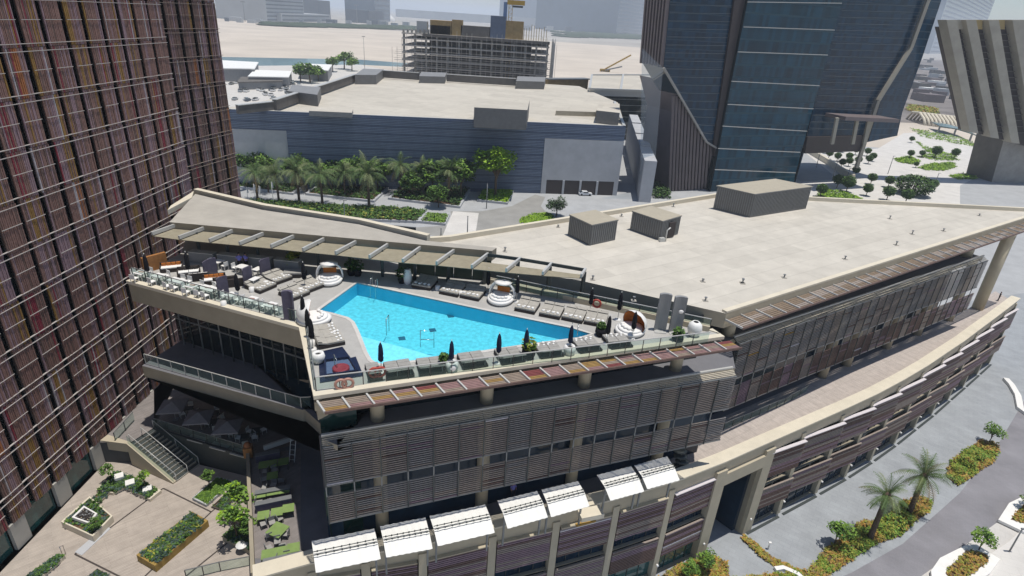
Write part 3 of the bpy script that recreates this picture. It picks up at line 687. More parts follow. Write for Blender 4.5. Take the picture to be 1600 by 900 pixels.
for i in range(len(FAC) - 1):
    A, B = Vector(FAC[i]), Vector(FAC[i + 1]); d = (B - A).normalized(); o = Vector((d.y, -d.x, 0))
    if i == 8:      # open passage through the building
        m_ = MB(); m_.bar(Z3(A, TER - 1.6), Z3(B, TER - 1.6), .9, 1.6, 'beige'); m_.build('portal_lintel', main)
        m_ = MB(); q = [A + d * .5, B - d * .2, B - d * .2 - o * 9, A + d * .5 - o * 9]; m_.face([Z3(x, .02) for x in q], 'paving'); m_.build('passage_floor', main)
        m_ = MB(); m_.bar(Z3(A - o * 5, 7.6), Z3(B - o * 5, 7.6), .8, .7, 'beige_dark'); m_.build('passage_beam', main)
        m_ = MB()
        for x_, y_ in ((A + d * .6, A + d * .6 - o * 9), (B - d * .3, B - d * .3 - o * 9)): m_.bar(Z3(x_, 5.5), Z3(y_, 5.5), .12, 11, 'beige_dark')
        m_.build('passage_wall', main); continue
    e = .45; a0, b0 = A + d * e + o * .22, B - d * e + o * .22
    proud = .0 if i < 8 else .35
    a1, b1 = (a0, b0) if i < 8 else (A + d * .06 + o * .15, B - d * .06 + o * .62)
    m_ = MB(); n = 16
    m_.bar(Z3((a1 + o * .05), 11.55), Z3((b1 + o * .05), 11.55), .38, .1, 'slat_white' if i >= 7 else 'beige')
    for k in range(n):
        z = 11.35 - (k + .5) * 3.6 / n
        m_.bar(Z3(a1, z), Z3(b1, z), .14, .13, pick(SLL) if i < 9 else pick([('slat_mauve', 5), ('slat_taupe', 6), ('slat_brown', 8)]))
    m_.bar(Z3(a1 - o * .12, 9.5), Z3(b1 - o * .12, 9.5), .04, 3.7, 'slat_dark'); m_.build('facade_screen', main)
    m_ = MB()
    for k in range(13):
        z = 6.0 - (k + .5) * 3.0 / 13
        m_.bar(Z3(a1, z), Z3(b1, z), .14, .13, pick(SLL) if i < 9 else pick([('slat_mauve', 5), ('slat_taupe', 6), ('slat_brown', 8)]))
    m_.bar(Z3(a1 + o * .02, 6.08), Z3(b1 + o * .02, 6.08), .2, .06, 'slat_taupe')
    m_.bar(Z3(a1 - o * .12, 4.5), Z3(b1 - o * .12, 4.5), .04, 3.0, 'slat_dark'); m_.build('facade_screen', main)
    for z0, z1 in ((6.15, 7.7), (.2, 2.95)):
        m_ = MB(); w0_, w1_ = A + d * .3 - o * .35, B - d * .3 - o * .35
        m_.bar(Z3(w0_, (z0 + z1) / 2), Z3(w1_, (z0 + z1) / 2), .06, z1 - z0, 'glass_teal' if z0 < 1 and i < 8 else 'glass_blue')
        for k in range(1, 4):
            p = lerp(w0_, w1_, k / 4); m_.box((p.x + o.x * .05, p.y + o.y * .05, (z0 + z1) / 2), (.06, .1, z1 - z0), 'metal_dark', math.atan2(d.y, d.x))
        m_.bar(Z3(w0_ + o * .1, z0), Z3(w1_ + o * .1, z0), .5, .1, 'beige_dark'); m_.build('window', main)
    m_ = MB(); m_.bar(Z3(A - o * .25, .55 + 11.3), Z3(B - o * .25, .55 + 11.3), .12, .5, 'beige_dark')
    m_.build('spandrel', main)
    m_ = MB(); m_.bar(Z3(A + d * .4 + o * .6, .06), Z3(B - d * .4 + o * .6, .06), .3, .1, 'metal_dark'); m_.build('drain_grate', main)
b = MB(); q = lerp(FAC[5], FAC[6], .3); q2 = lerp(FAC[5], FAC[6], .62); b.bar(Z3(q, 11.62) + fo * .5, Z3(q2, 11.62) + fo * .5, .3, .16, 'slat_mustard'); b.build('yellow_slat', main)

# ------------------------------------------------------------------ white folding awnings over the front terrace
AWP = [((486.9, 845), (584.7, 825.5), (595, 873), (493.5, 894.7)), ((593.7, 822), (664.6, 808), (676, 857), (603.5, 870.7)), ((671, 806), (758, 788), (773, 832), (684, 853)),
       ((777, 782), (839, 766.6), (856, 808), (793, 825.7)), ((846, 764.7), (903, 751.5), (921, 790.5), (861, 807.7)), ((932.6, 742), (986, 728), (1006.6, 767.5), (953.7, 782)), ((991, 727), (1042, 712.6), (1062, 750), (1011.4, 764))]
AWL = ['white terrace awning at the far left of the row, nearest the green tables', 'white terrace awning second from the left, narrower than its neighbours', 'white terrace awning third from the left, below the blue sign',
       'white terrace awning in the middle of the row of seven', 'white terrace awning fifth from the left, beside a beige ledge box', 'white terrace awning next to the last at the right end of the row', 'white terrace awning at the right end, beside the spiral equipment']
for k, q in enumerate(AWP):
    ZA = 15.9; P = [at(x, y, ZA) for x, y in q]; c_ = sum(P, Vector()) / 4
    t = thing('awning', AWL[k], 'awning', Z3(c_, TER), 0, 'white awnings along the front terrace')
    m0, m1 = lerp(P[0], P[3], .56), lerp(P[1], P[2], .56); m0.z = m1.z = ZA + .25
    for part_, (a, b_, c, d_) in enumerate(((P[0], P[1], m1, m0), (m0, m1, P[2], P[3]))):
        m_ = MB(); n = 7
        for j in range(n):
            u0, u1 = j / n, (j + 1) / n
            pts = [lerp(a, b_, u0), lerp(a, b_, u1), lerp(d_, c, u1), lerp(d_, c, u0)]
            um = (u0 + u1) / 2; e0, e1 = lerp(a, b_, um) + V(0, 0, -.05), lerp(d_, c, um) + V(0, 0, -.05)
            lo = V(0, 0, -.03)
            m_.hexa([pts[0] + lo, e0 + lo, e1 + lo, pts[3] + lo, pts[0], e0, e1, pts[3]], 'white_panel')
            m_.hexa([e0 + lo, pts[1] + lo, pts[2] + lo, e1 + lo, e0, pts[1], pts[2], e1], 'white_panel')
        m_.build('canopy_sheet', t)
    for sgn in (-.16, .16):
        m_ = MB(); off = (P[3] - P[0]).normalized() * sgn + V(0, 0, .22); m_.tube([m0 + off, m1 + off], .035, 'metal_dark', 6)
        for j in range(8):
            p = lerp(m0, m1, (j + .5) / 8) + off; m_.box(p, (.1, .1, .1), 'metal_dark')
        m_.build('rail', t)
    for e in (m0, m1):
        m_ = MB(); p = lerp(m0, m1, .04 if e is m0 else .96); m_.box((p.x, p.y, (TER + ZA) / 2), (.14, .14, ZA - TER), 'metal_grey', AF)
        m_.tube([p + V(0, 0, -1.0), lerp(p, lerp(P[2], P[3], .5), .35) + V(0, 0, -.2)], .04, 'metal_pale', 6); m_.build('post', t)

# ================================================================== TOWERS AT LEFT (slatted screens)
def slat_tower(name, label, O, dvec, length, n_in, z0, z1, nb, fh, z_off, slats=11, base=None, seed=3, ledge_out=.5, dim=False):
    """O start of facade, dvec along, n_in inward"""
    random.seed(seed)
    t = thing(name, label, 'tower', Z3(O, 0)); out = -n_in
    bd = MB(); q = [O, O + dvec * length, O + dvec * length + n_in * 24, O + n_in * 24]; q = [Vector((p.x, p.y, 0)) - 0 * out for p in q]
    bd.prism([p + n_in * .55 for p in q], 0, z1, 'metal_dark', 'glass_dark'); bd.build('wall', t)
    bw = length / nb; rows = int((z1 - z_off) / fh) + 1
    pal = [('tower_brown', 12), ('tower_mauve', 5), ('slat_brown', 3), ('tower_ochre', 1.2), ('slat_maroon', .5)]
    if dim: pal = [('slat_brown', 12), ('tower_brown', 3), ('tower_mauve', 2), ('tower_ochre', .6)]
    for i in range(nb):
        m_ = MB(); s0 = i * bw
        for r_ in range(rows):
            za = max(z0, z_off + r_ * fh); zb = min(z1, z_off + (r_ + 1) * fh)
            if zb - za < .5: continue
            gap = bw * U(.17, .26); lean = 0
            mood = pick([('tower_brown', 5), ('tower_mauve', 3), ('slat_orange', .7), ('tower_ochre', 2.2), ('slat_maroon', 1)])
            a0 = s0 + gap * .5; L = bw - gap; k = 0; x = a0
            cl = [min(slats - 1, max(0, int(random.gauss(slats / 2, 3)))) for _ in range(2)]
            for k in range(slats):
                xx = a0 + (k + .5) * L / slats
                mm = mood if (abs(k - cl[0]) < 2 and rnd() < .8) else pick(pal)
                if rnd() < .022: mm = 'tower_pale'
                p = O + dvec * xx + out * U(-.02, .04)
                dd = L / slats * U(.62, .8)
                m_.box((p.x, p.y, (za + zb) / 2), (dd, .1, zb - za - .03), mm, math.atan2(dvec.y, dvec.x))
            c_ = O + dvec * (a0 + L / 2) + n_in * .12
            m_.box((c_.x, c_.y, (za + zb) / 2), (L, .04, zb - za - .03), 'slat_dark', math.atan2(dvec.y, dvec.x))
            zm = (za + zb) / 2 + .15
            c2 = O + dvec * (a0 + L / 2) + out * .12
            m_.box((c2.x, c2.y, zm), (L, .05, .045), 'ledge' if not dim else 'slat_taupe', math.atan2(dvec.y, dvec.x))
        m_.build('slat_screen', t)
    for r_ in range(rows + 1):
        z = z_off + r_ * fh
        if z < z0 - .1: continue
        m_ = MB(); 
        for dz, w_ in ((-.28, .15), (.28, .15)):
            c_ = O + dvec * length / 2 + out * .05
            m_.box((c_.x, c_.y, z + dz), (length, w_, .045), 'ledge' if not dim else 'slat_taupe', math.atan2(dvec.y, dvec.x))
        m_.build('floor_ledge', t)
    if base is not None:
        for i in range(nb // 2 + 1):
            s = i * bw * 2; p = O + dvec * min(length - .5, s + .6) + n_in * .15; k_ = MB()
            k_.box((p.x, p.y, (base + z0) / 2), (1.5, .3, z0 - base), 'stone_clad2', math.atan2(dvec.y, dvec.x)); k_.build('pier', t)
            if s + bw * 2 < length + bw:
                p = O + dvec * min(length, s + bw + .5) + n_in * .4; k_ = MB()
                k_.box((p.x, p.y, (base + z0) / 2), (bw * 2 - 1.5, .1, z0 - base), 'glass_teal', math.atan2(dvec.y, dvec.x)); k_.build('shop_window', t)
    random.seed(5); return t
mat('ledge', (.42, .39, .37), .5, .3)
mat('stone_clad2', (.42, .41, .38), .8, .3, var=.1, scale=.5, weather=.2)
mat('tower_pale', (.40, .36, .38), .6, .3, var=.1, scale=2)
mat('tower_brown', (.225, .13, .11), .6, .3, var=.2, scale=3)
mat('tower_mauve', (.27, .18, .20), .6, .3, var=.15, scale=3)
mat('tower_ochre', (.26, .15, .045), .6, .3, var=.2, scale=3)
dA = Vector((math.cos(math.radians(89)), math.sin(math.radians(89)), 0)); nA = Vector((-dA.y, dA.x, 0))
OA = Vector((-39.5, 53, 0)) - dA * 33; LA = 67.9 - 53 + 33
slat_tower('slatted_tower', 'near tower at left wrapped in brown, mauve and mustard upright slats with pale floor ledges', OA, dA, LA, nA, 12.6, 72, 20, 3.72, 11.3 - .0, base=PLZ - .02, seed=3)
dB = Vector((math.cos(math.radians(78)), math.sin(math.radians(78)), 0)); nB = Vector((-dB.y, dB.x, 0))
OB = Vector((-47.5, 97, 0)) - dB * 13.5
slat_tower('slatted_tower', 'darker farther tower at left with brown upright slats, set back behind the first one', OB, dB, 13.5, nB, 3, 88, 5, 3.8, 10.4, slats=12, base=0, seed=9, dim=True)

# ================================================================== LEFT PLAZA
def ground_piece(name, poly, z0, z1, m, ms=None):
    b = MB(); b.prism(poly, z0, z1, m, ms or m); return b.build(name, kind='structure')
tdir = (T2 - T1).normalized()
plz_poly = [V(-39.6, 8, 0), Z3(T2 + tdir * 16, 0), Z3(T1, 0), at(312, 726, PLZ), at(276, 753, PLZ), at(230, 722, PLZ), at(205, 715, PLZ) + V(-6, 6, 0), V(-39.6, 62, 0)]
ground_piece('plaza', plz_poly, 0.0, PLZ, 'timber_left', 'beige_dark')
# upper terrace next to the stair
up = [at(150, 690, TER), at(203, 692, TER), at(241, 668, TER), at(387, 713, TER), at(480, 690, TER), at(470, 600, TER) , at(240, 560, TER), V(-39.6, 62, 0), V(-39.6, 48, 0)]
up[0] = V(-39.6, up[1].y - .2, 0)
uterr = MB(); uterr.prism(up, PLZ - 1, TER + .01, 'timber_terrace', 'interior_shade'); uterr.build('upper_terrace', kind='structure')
# stair
st = thing('outdoor_stair', 'wide outdoor stair with dark treads and a tan side wall going down to the plaza', 'staircase', at(276, 753, PLZ))
sa, sb = at(203, 692, TER), at(241, 668, TER); sc_, sd = at(312, 726, PLZ), at(275.5, 753, PLZ)
n = 13
for i in range(n):
    m_ = MB(); t0, t1 = i / n, (i + 1) / n; z = TER - (TER - PLZ) * (i + .5) / n
    q = [lerp(sa, sd, t0), lerp(sb, sc_, t0), lerp(sb, sc_, t1), lerp(sa, sd, t1)]
    m_.prism(q, PLZ, z, 'metal_dark', 'beige_dark')
    q2 = [lerp(sa, sd, t1 - .007), lerp(sb, sc_, t1 - .007), lerp(sb, sc_, t1), lerp(sa, sd, t1)]
    m_.prism(q2, z, z + .012, 'metal_pale'); m_.build('step', st)
m_ = MB(); o_ = (sa - sb).normalized()
zz = lambda p, z: (p.x, p.y, z)
for (a, c, wdt) in ((sa, sd, .35),):
    a2, c2 = a + o_ * wdt, c + o_ * wdt
    m_.hexa([zz(a, PLZ), zz(c, PLZ), zz(c2, PLZ), zz(a2, PLZ), zz(a, TER + .15), zz(c, PLZ + .15), zz(c2, PLZ + .15), zz(a2, TER + .15)], 'beige')
m_.build('side_wall', st)
m_ = MB(); m_.prism([up[0] + V(0, .1, 0), sa + o_ * .35, sa, lerp(up[0], sa, .05) + V(0, 1, 0)], PLZ + 1.6, TER + .15, 'beige'); m_.build('landing_edge', st)
for t in (.02, .5, .98):
    m_ = MB(); a, c = lerp(sa, sb, t), lerp(sd, sc_, t)
    m_.tube([a + V(0, 0, 1), Z3(c, PLZ + 1)], .035, 'metal_pale', 6)
    for k in (0, .5, 1): p = lerp(a, Z3(c, PLZ), k); m_.tube([p, p + V(0, 0, 1)], .03, 'metal_pale', 6)
    m_.build('handrail', st)
for (a, c) in ((sa + o_ * .2, sd + o_ * .2), (sb, sc_)):
    m_ = MB(); m_.face([zz(a, TER + .1), zz(c, PLZ + .1), zz(c, PLZ + 1.1), zz(a, TER + 1.1)], 'rail_glass'); m_.build('glass_panel', st)
# ---- glass railings
def railing(label, pts, h=1.1, step=1.6, group='glass railings', inset=.3, post='metal_dark', top='metal_grey', name='glass_railing'):
    t = thing(name, label, 'railing', pts[0], 0, group)
    for a, c in zip(pts, pts[1:]):
        a = Vector(a); c = Vector(c); L = (c - a).length; n = max(1, round(L / step)); d = (c - a) / L
        m_ = MB(); m_.bar(a + V(0, 0, h), c + V(0, 0, h), .07, .06, top); m_.build('handrail', t)
        for k in range(n):
            p, q = lerp(a, c, k / n), lerp(a, c, (k + 1) / n); dd = d * .05
            m_ = MB(); m_.face([p + dd + V(0, 0, .08), q - dd + V(0, 0, .08), q - dd + V(0, 0, h - .06), p + dd + V(0, 0, h - .06)], 'rail_glass'); m_.build('glass_pane', t)
            m_ = MB(); m_.box((p.x, p.y, p.z + h / 2), (.06, .06, h), post); m_.build('post', t)
    return t
ins = lambda p, q, d: p
i1 = offset_line([DL, DM, FL, TIP], -.75)
i1 = [Z3(p, POOL + .02) for p in i1]
railing('glass railing along the left edge of the pool deck beside the dining tables', [i1[0], i1[1]])
railing('short glass railing on the slanted edge between the white shell bed and the front corner', [i1[1], i1[2]], step=1.3)
railing('long glass railing with a pale handrail along the front edge of the pool deck', [i1[2], Z3(at(1110, 519, POOL + 1.1), POOL + .02) * 1], top='metal_pale')
railing('glass railing behind the rear row of loungers up to the pointed right corner', [at(1108, 516, POOL + .02), at(775, 447, POOL + .02)], top='metal_pale')
railing('glass railing on the shaded balcony under the left pool edge', [at(222, 571, BALC + .06) + V(.2, .3, 0), at(471, 637, BALC + .06), at(487, 636, BALC + .06)], top='metal_pale', post='metal_pale')
railing('glass railing on the dark wall above the sunken plaza, between the stair and green tables', [at(243.6, 667, TER), at(387, 711, TER)])
railing('low dark railing on the shaded part of the timber roof terrace', [at(1130, 672, TER), at(1225, 632, TER), at(1260, 612, TER)], h=1.0, post='metal_dark')
railing('glass railing at the left of the stair landing by the slatted tower', [at(181, 690, TER + .02), at(213, 660, TER + .02) + V(-.3, .3, 0)])
b = MB(); q0, q1 = at(243.6, 669, TER), at(387, 713, TER); b.bar(Z3(q0, (TER + PLZ) / 2) + V(0, -.1, 0), Z3(q1, (TER + PLZ) / 2) + V(0, -.1, 0), .2, TER - PLZ + .3, 'metal_dark')
b.build('retaining_wall', label='black retaining wall between the sunken plaza and the shaded upper terrace', cat='wall')
b = MB(); b.bar(Z3(T1, (TER + PLZ) / 2 + .3), Z3(T2 + tdir * 2, (TER + PLZ) / 2 + .3), .3, TER - PLZ + .7, 'beige_dark')
b.build('retaining_wall', label='brown retaining wall beside the green table terrace, behind the plaza trees', cat='wall')
for k, (x, y) in enumerate(((305, 690), (340, 702), (372, 712))):
    m_ = MB(); p = at(x, y, TER + .02)
    m_.bar(p + V(-.9, .35, 0), p + V(.9, -.1, 0), .35, .1, 'metal_pale'); m_.bar(p + V(-.9, .9, 0), p + V(.9, .45, 0), .35, .1, 'metal_pale')
    m_.build('skylight', label=['pale slotted skylight on the wall top nearest the stair', 'pale slotted skylight in the middle of the wall top', 'pale slotted skylight on the wall top nearest the green tables'][k], cat='skylight', group='skylights by the upper terrace')
# dark joints on the plaza
b = MB()
for a, c in (((117, 866), (255, 763)), ((255, 763), (330, 800)), ((330, 800), (352, 782)), ((330, 800), (222, 905)), ((117, 866), (195, 905)), ((368, 838), (285, 905))):
    a, c = at(*a, PLZ), at(*c, PLZ); b.bar(a + V(0, 0, .012), c + V(0, 0, .012), .13, .02, 'dark_joint')
b.build('plaza_joints', kind='structure')

# ================================================================== BACKGROUND
def onp(A, ax, x, y, out=0.0):
    """survey point on the vertical plane through A with heading ax"""
    n_ = Vector((math.sin(ax), -math.cos(ax), 0)); d = ray(x, y); k = (Vector((A[0], A[1], 0)) + n_ * out).dot(n_) / (d.x * n_.x + d.y * n_.y)
    return Vector((d.x * k, d.y * k, CAMZ + d.z * k))
def slab(mb, pts, n_, thick, m, mside=None):
    """outline on a vertical plane given real thickness, going back along n_"""
    P = [Vector(p) for p in pts]; Q = [p + n_ * thick for p in P]; k = len(P)
    mb.face(P, m)
    mb.face(Q[::-1], mside or m)
    for i in range(k): j = (i + 1) % k; mb.face([P[j], P[i], Q[i], Q[j]], mside or m)
# ---- mall with a blue-grey clad wall
MA, MBp = at(300, 168, MALL), at(978, 197, MALL); am = ang(MA, MBp); md = Vector((math.cos(am), math.sin(am), 0)); mn = Vector((-md.y, md.x, 0))
mall = thing('mall_building', 'long windowless mall with blue-grey ribbed wall and huge pale flat roof behind the palms', 'building', Z3(lerp(MA, MBp, .5), 0))
ML, MK1, MK2, MR = at(330, 160, MALL), at(572, 112, MALL), at(905, 133, MALL), at(962, 158, MALL)
mp = [MA, MBp, MR, MK2, MK1, MA + (MK1 - at(372, 168, MALL)) * .6]
b = MB(); b.prism([MA, MBp, MR + V(1, 0, 0), MK2, MK1, at(372, 166, MALL), MA + V(-4, 8, 0)], 0, MALL - .5, 'far_roof', 'blue_grey_dark'); b.build('wall', mall)
b = MB(); b.prism([MA, MBp, MBp + mn * 1.0, MA + mn * 1.0], MALL - .5, MALL, 'metal_pale', 'blue_grey_dark')
b.prism([MBp, MR, MR - md * 1, MBp - md * 1], MALL - .5, MALL, 'metal_pale', 'blue_grey_dark'); b.build('parapet', mall)
# cladding: horizontal ribs
ax = am; st0 = onp(MA, ax, 447, 200); st1 = onp(MA, ax, 851, 220)
s0, s1 = (st0 - MA).dot(md), (st1 - MA).dot(md); L_ = (MBp - MA).length
zst0 = onp(MA, ax, 447, 197).z - 1.4; zst1 = onp(MA, ax, 851, 216).z
b = MB()
for k in range(46):
    z = .9 + k * (MALL - 1.2) / 46
    for (u0, u1) in ((0, s0), (s0, s1), (s1, L_)):
        if u1 == s0 and z < zst0: continue
        if u0 == s1 and z < zst1: continue
        o = -mn * .14; b.bar(Z3(MA + md * u0 + o, z), Z3(MA + md * u1 + o, z), .22, .26, 'blue_grey_clad' if k % 5 else 'blue_grey_dark')
b.build('ribbed_cladding', mall)
b = MB(); b.prism([MA - mn * .1, MA + md * s0 - mn * .1, MA + md * s0 + mn * .1, MA + mn * .1], 0, zst0, 'stone_clad'); b.build('stone_panel', mall)
g0, g1 = (onp(MA, ax, 853, 290) - MA).dot(md), (onp(MA, ax, 957, 300) - MA).dot(md); zg = onp(MA, ax, 905, 282).z
b = MB(); o = -mn * .35
b.prism([MA + md * s1 + o, MBp + o, MBp + mn * .1, MA + md * s1 + mn * .1], zg, zst1, 'stone_clad')
b.prism([MA + md * s1 + o, MA + md * g0 + o, MA + md * g0 + mn * .1, MA + md * s1 + mn * .1], 0, zg, 'stone_clad')
b.prism([MA + md * g1 + o, MBp + o, MBp + mn * .1, MA + md * g1 + mn * .1], 0, zg, 'stone_clad'); b.build('stone_panel', mall)
b = MB(); b.prism([MA + md * g0 + o * .9, MA + md * g1 + o * .9, MA + md * g1 + mn * .05, MA + md * g0 + mn * .05], .02, zg, 'slat_dark'); b.build('garage_opening', mall)
for k in range(1, 4):
    p = MA + md * (g0 + (g1 - g0) * k / 4) + o * 1.2; b = MB(); b.box((p.x, p.y, zg / 2), (.7, .5, zg), 'stone_clad', am); b.build('column', mall)
# roof plant screens
def rbox(mb, pxs, z, h, m, mtop=None):
    mb.prism([at(x, y, z) for x, y in pxs], z - .6, z + h, mtop or m, m)
R_ = MALL
for (q, h, m1, m2) in (([(452, 158), (497, 164), (502, 151), (458, 147)], 3.2, 'louvre_grey', 'plant_grey'), ([(555, 130), (588, 130), (600, 120), (568, 119)], 3.4, 'louvre_grey', 'plant_grey'),
                       ([(740, 196), (822, 200), (826, 181), (745, 178)], 5.2, 'louvre_grey', 'far_roof'), ([(930, 190), (966, 194), (966, 178), (934, 176)], 3.6, 'louvre_grey', 'far_roof'),
                       ([(655, 128), (695, 129), (698, 122), (658, 121)], 2.6, 'louvre_grey', 'plant_grey'), ([(806, 137), (850, 138), (852, 130), (808, 129)], 3.0, 'louvre_grey', 'plant_grey'),
                       ([(868, 178), (930, 180), (935, 170), (874, 168)], 1.1, 'tan_lid', 'far_roof'), ([(483, 178), (550, 181), (552, 175), (486, 172)], .9, 'plant_grey', 'far_roof')):
    b = MB(); rbox(b, q, R_, h, m1, m2); b.build('plant_screen', mall)
b = MB()
for (x0, y0, x1, y1, h) in ((372, 178, 430, 171, 2.4), (430, 172, 556, 127, 3.0), (597, 121, 655, 125, 3.2), (698, 127, 806, 134, 3.2)):
    a, c = at(x0, y0, R_), at(x1, y1, R_); m_ = MB(); m_.bar(Z3(a, R_ + h / 2), Z3(c, R_ + h / 2), 1.2, h, 'concrete_dark'); m_.bar(Z3(a, R_ + h + .05), Z3(c, R_ + h + .05), 1.6, .2, 'metal_pale'); m_.build('roof_screen_wall', mall)
# ---- grey annex with dark glass side (right of the mall)
ann = thing('glass_annex', 'low annex with pale framed roof and dark glass side, behind the mall corner', 'building', at(980, 150, 0))
q = [at(921, 139, 24), at(1035, 143, 24), at(1035, 117, 24), at(925, 117, 24)]
b = MB(); b.prism(q, 21, 23.6, 'far_roof', 'metal_pale'); b.build('roof', ann)
b = MB(); 
for i in range(4): b.bar(Z3(q[i], 24), Z3(q[(i + 1) % 4], 24), 1.2, 1.0, 'metal_pale')
b.bar(Z3(lerp(q[0], q[1], .42), 24), Z3(lerp(q[3], q[2], .42), 24), 1.2, .9, 'metal_pale'); b.build('roof_frame', ann)
b = MB(); b.prism([lerp(q[0], q[2], .03), lerp(q[1], q[3], .03), lerp(q[2], q[0], .03), lerp(q[3], q[1], .03)], 0, 21, 'far_roof', 'glass_dark'); b.build('glass_wall', ann)
for k in range(7):
    b = MB(); b.bar(Z3(q[0], 3 + k * 2.8) + V(0, -.4, 0), Z3(q[1], 3 + k * 2.8) + V(0, -.4, 0), .3, .18, 'metal_grey'); b.build('louvre', ann)
# ---- scaffolded construction site
YS = 360.0; SA = Vector((0, YS, 0)); sx = lambda x, y, o=0: onp(SA, 0.0, x, y, o)
mat('slab_pale', (.45, .43, .40), .9, .1, var=.1, scale=.2)
con = thing('construction_building', 'unfinished concrete block wrapped in scaffolding with yellow formwork on top', 'building', Z3(sx(745, 100), 0))
x0, x1 = sx(628, 80).x, sx(858, 80).x
zs = [sx(745, y).z for y in (122, 110, 99, 88, 77, 66, 58)]
b = MB(); b.prism([(x0 + 14, YS + 12), (x1 - 10, YS + 12), (x1 - 10, YS + 40), (x0 + 14, YS + 40)], 0, zs[-1] - .3, 'concrete', 'concrete_dark'); b.build('core', con)
for k in range(14):
    x = x0 + 1 + (x1 - x0 - 2) * k / 13; b = MB(); b.box((x, YS + 1.5, (zs[-1]) / 2), (1.1, 1.1, zs[-1]), 'concrete'); b.build('column', con)
for z in zs + [zs[0] - 5]:
    b = MB(); b.prism([(x0, YS), (x1, YS), (x1, YS + 46), (x0, YS + 46)], z - .7, z, 'slab_pale'); b.build('floor_slab', con)
b = MB(); b.prism([(x0 + 12, YS - 1), (x1, YS - 1), (x1, YS + 1), (x0 + 12, YS + 1)], zs[-2] + 1.2, zs[-1], 'concrete_dark'); b.build('upstand_wall', con)
b = MB(); random.seed(4)
for k in range(34):
    x = x0 - 5 + (x1 - x0 + 9) * k / 33; zt = zs[-1] + U(-3, 3)
    b.bar((x, YS - 3, 0), (x, YS - 3, zt if x > x0 else zs[-2] + U(-6, 1)), .16, .16, 'scaffold')
for k in range(18):
    z = zs[0] - 6 + k * (zs[-1] - zs[0] + 6) / 25; b.bar((x0 - U(1, 6), YS - 3, z), (x1 + 3, YS - 3, z), .14, .14, 'scaffold')
    if k % 3 == 0: b.bar((x0 - 4, YS - 2, z), (x1 + 3, YS - 2, z + .1), 1.4, .12, 'scaffold')
for k in range(10):
    y = YS - 3 + k * 5; b.bar((x1 + 3, y, 0), (x1 + 3, y, zs[-1] + U(-2, 2)), .3, .3, 'metal_pale')
b.build('scaffolding', con)
topz = zs[-1]
def cbx(px0, px1, pyb, pyt, m, dep=14, name='formwork', back=4):
    a, c = sx(px0, pyb, -back), sx(px1, pyb, -back); zt = sx((px0 + px1) / 2, pyt, -back).z; zb = min(topz, a.z)
    b = MB(); b.prism([(a.x, YS + back), (c.x, YS + back), (c.x, YS + back + dep), (a.x, YS + back + dep)], topz, max(topz + .6, zt), m); b.build(name, con)
cbx(672, 704, 46, 40, 'concrete_dark', name='concrete_core'); cbx(672, 705, 40, 32, 'formwork'); cbx(706, 722, 46, 31, 'formwork', 6); cbx(651, 667, 46, 33, 'far_pale', 5, 'site_cabin')
cbx(766, 790, 46, 25, 'blue_grey_dark', name='concrete_core'); cbx(790, 818, 44, 33, 'formwork', 8); cbx(720, 765, 47, 41, 'concrete_dark')
for k in range(7):
    cbx(629 + k * 6.5, 631.5 + k * 6.5, 60, 46, 'concrete', 2, 'column', 1)
b = MB()
for k in range(11):
    x = sx(815 + k * 4, 45).x; b.bar((x, YS + 5, topz), (x, YS + 5, topz + U(6, 9)), .3, .3, 'formwork')
b.build('props', con)
cr = thing('tower_crane', 'tower crane with yellow cab rising from the scaffolded building', 'crane', (sx(800, 40).x, YS + 12, 0))
b = MB(); x = sx(796, 30).x; zc = sx(796, 6).z
for dx in (-1, 1):
    for dy in (-1, 1): b.bar((x + dx, YS + 12 + dy, 0), (x + dx, YS + 12 + dy, zc + 3), .25, .25, 'crane_yellow')
for k in range(26): z = k * (zc / 26); b.bar((x - 1, YS + 11, z), (x + 1, YS + 11, z + zc / 26), .15, .15, 'crane_yellow'); b.bar((x - 1, YS + 11, z), (x + 1, YS + 11, z), .15, .15, 'crane_yellow')
b.build('mast', cr)
b = MB(); b.box((x + 3, YS + 12, zc + 1), (10, 3, 2.4), 'crane_yellow'); b.box((x - 3, YS + 12, zc - 3), (2, 2.5, 8), 'tank_blue'); b.box((x + 4, YS + 12, zc - 1), (6, 2.6, 1), 'metal_dark'); b.build('cab', cr)
b = MB(); b.bar((x, YS + 12, zc + 3), (x + 9, YS + 12, zc + 42), 1.4, 1.4, 'crane_yellow'); b.build('jib', cr)
# ---- orange site wall
b = MB(); a, c = at(853, 138, 18), at(918, 137, 18); b.bar(Z3(a, 16) + V(0, 6, 0), Z3(c, 16) + V(0, 6, 0), 2, 12, 'formwork'); b.bar(Z3(a, 22.4) + V(0, 7, 0), Z3(c, 22.4) + V(0, 7, 0), 6, .6, 'metal_grey')
b.build('site_shed', label='orange boarded site shed right of the scaffolded building', cat='shed')
# ---- mobile crane
b = MB(); p = at(945, 112, 0); b.box((p.x, p.y, 1.6), (12, 4, 3), 'crane_yellow'); zt = onp(p, 0, 986, 86); b.bar(p + V(0, 0, 3), zt, 1.5, 1.6, 'crane_yellow'); zt2 = onp(p, 0, 972, 104); b.bar(p + V(0, -3, 2), zt2, 1.2, 1.4, 'metal_grey')
for k in range(4): b.tube([(p.x - 4 + k * 2.6, p.y - 2.2, .9), (p.x - 4 + k * 2.6, p.y + 2.2, .9)], .9, 'rubber', 10)
b.build('mobile_crane', label='yellow mobile crane with raised boom on the sand by the glass towers', cat='crane')
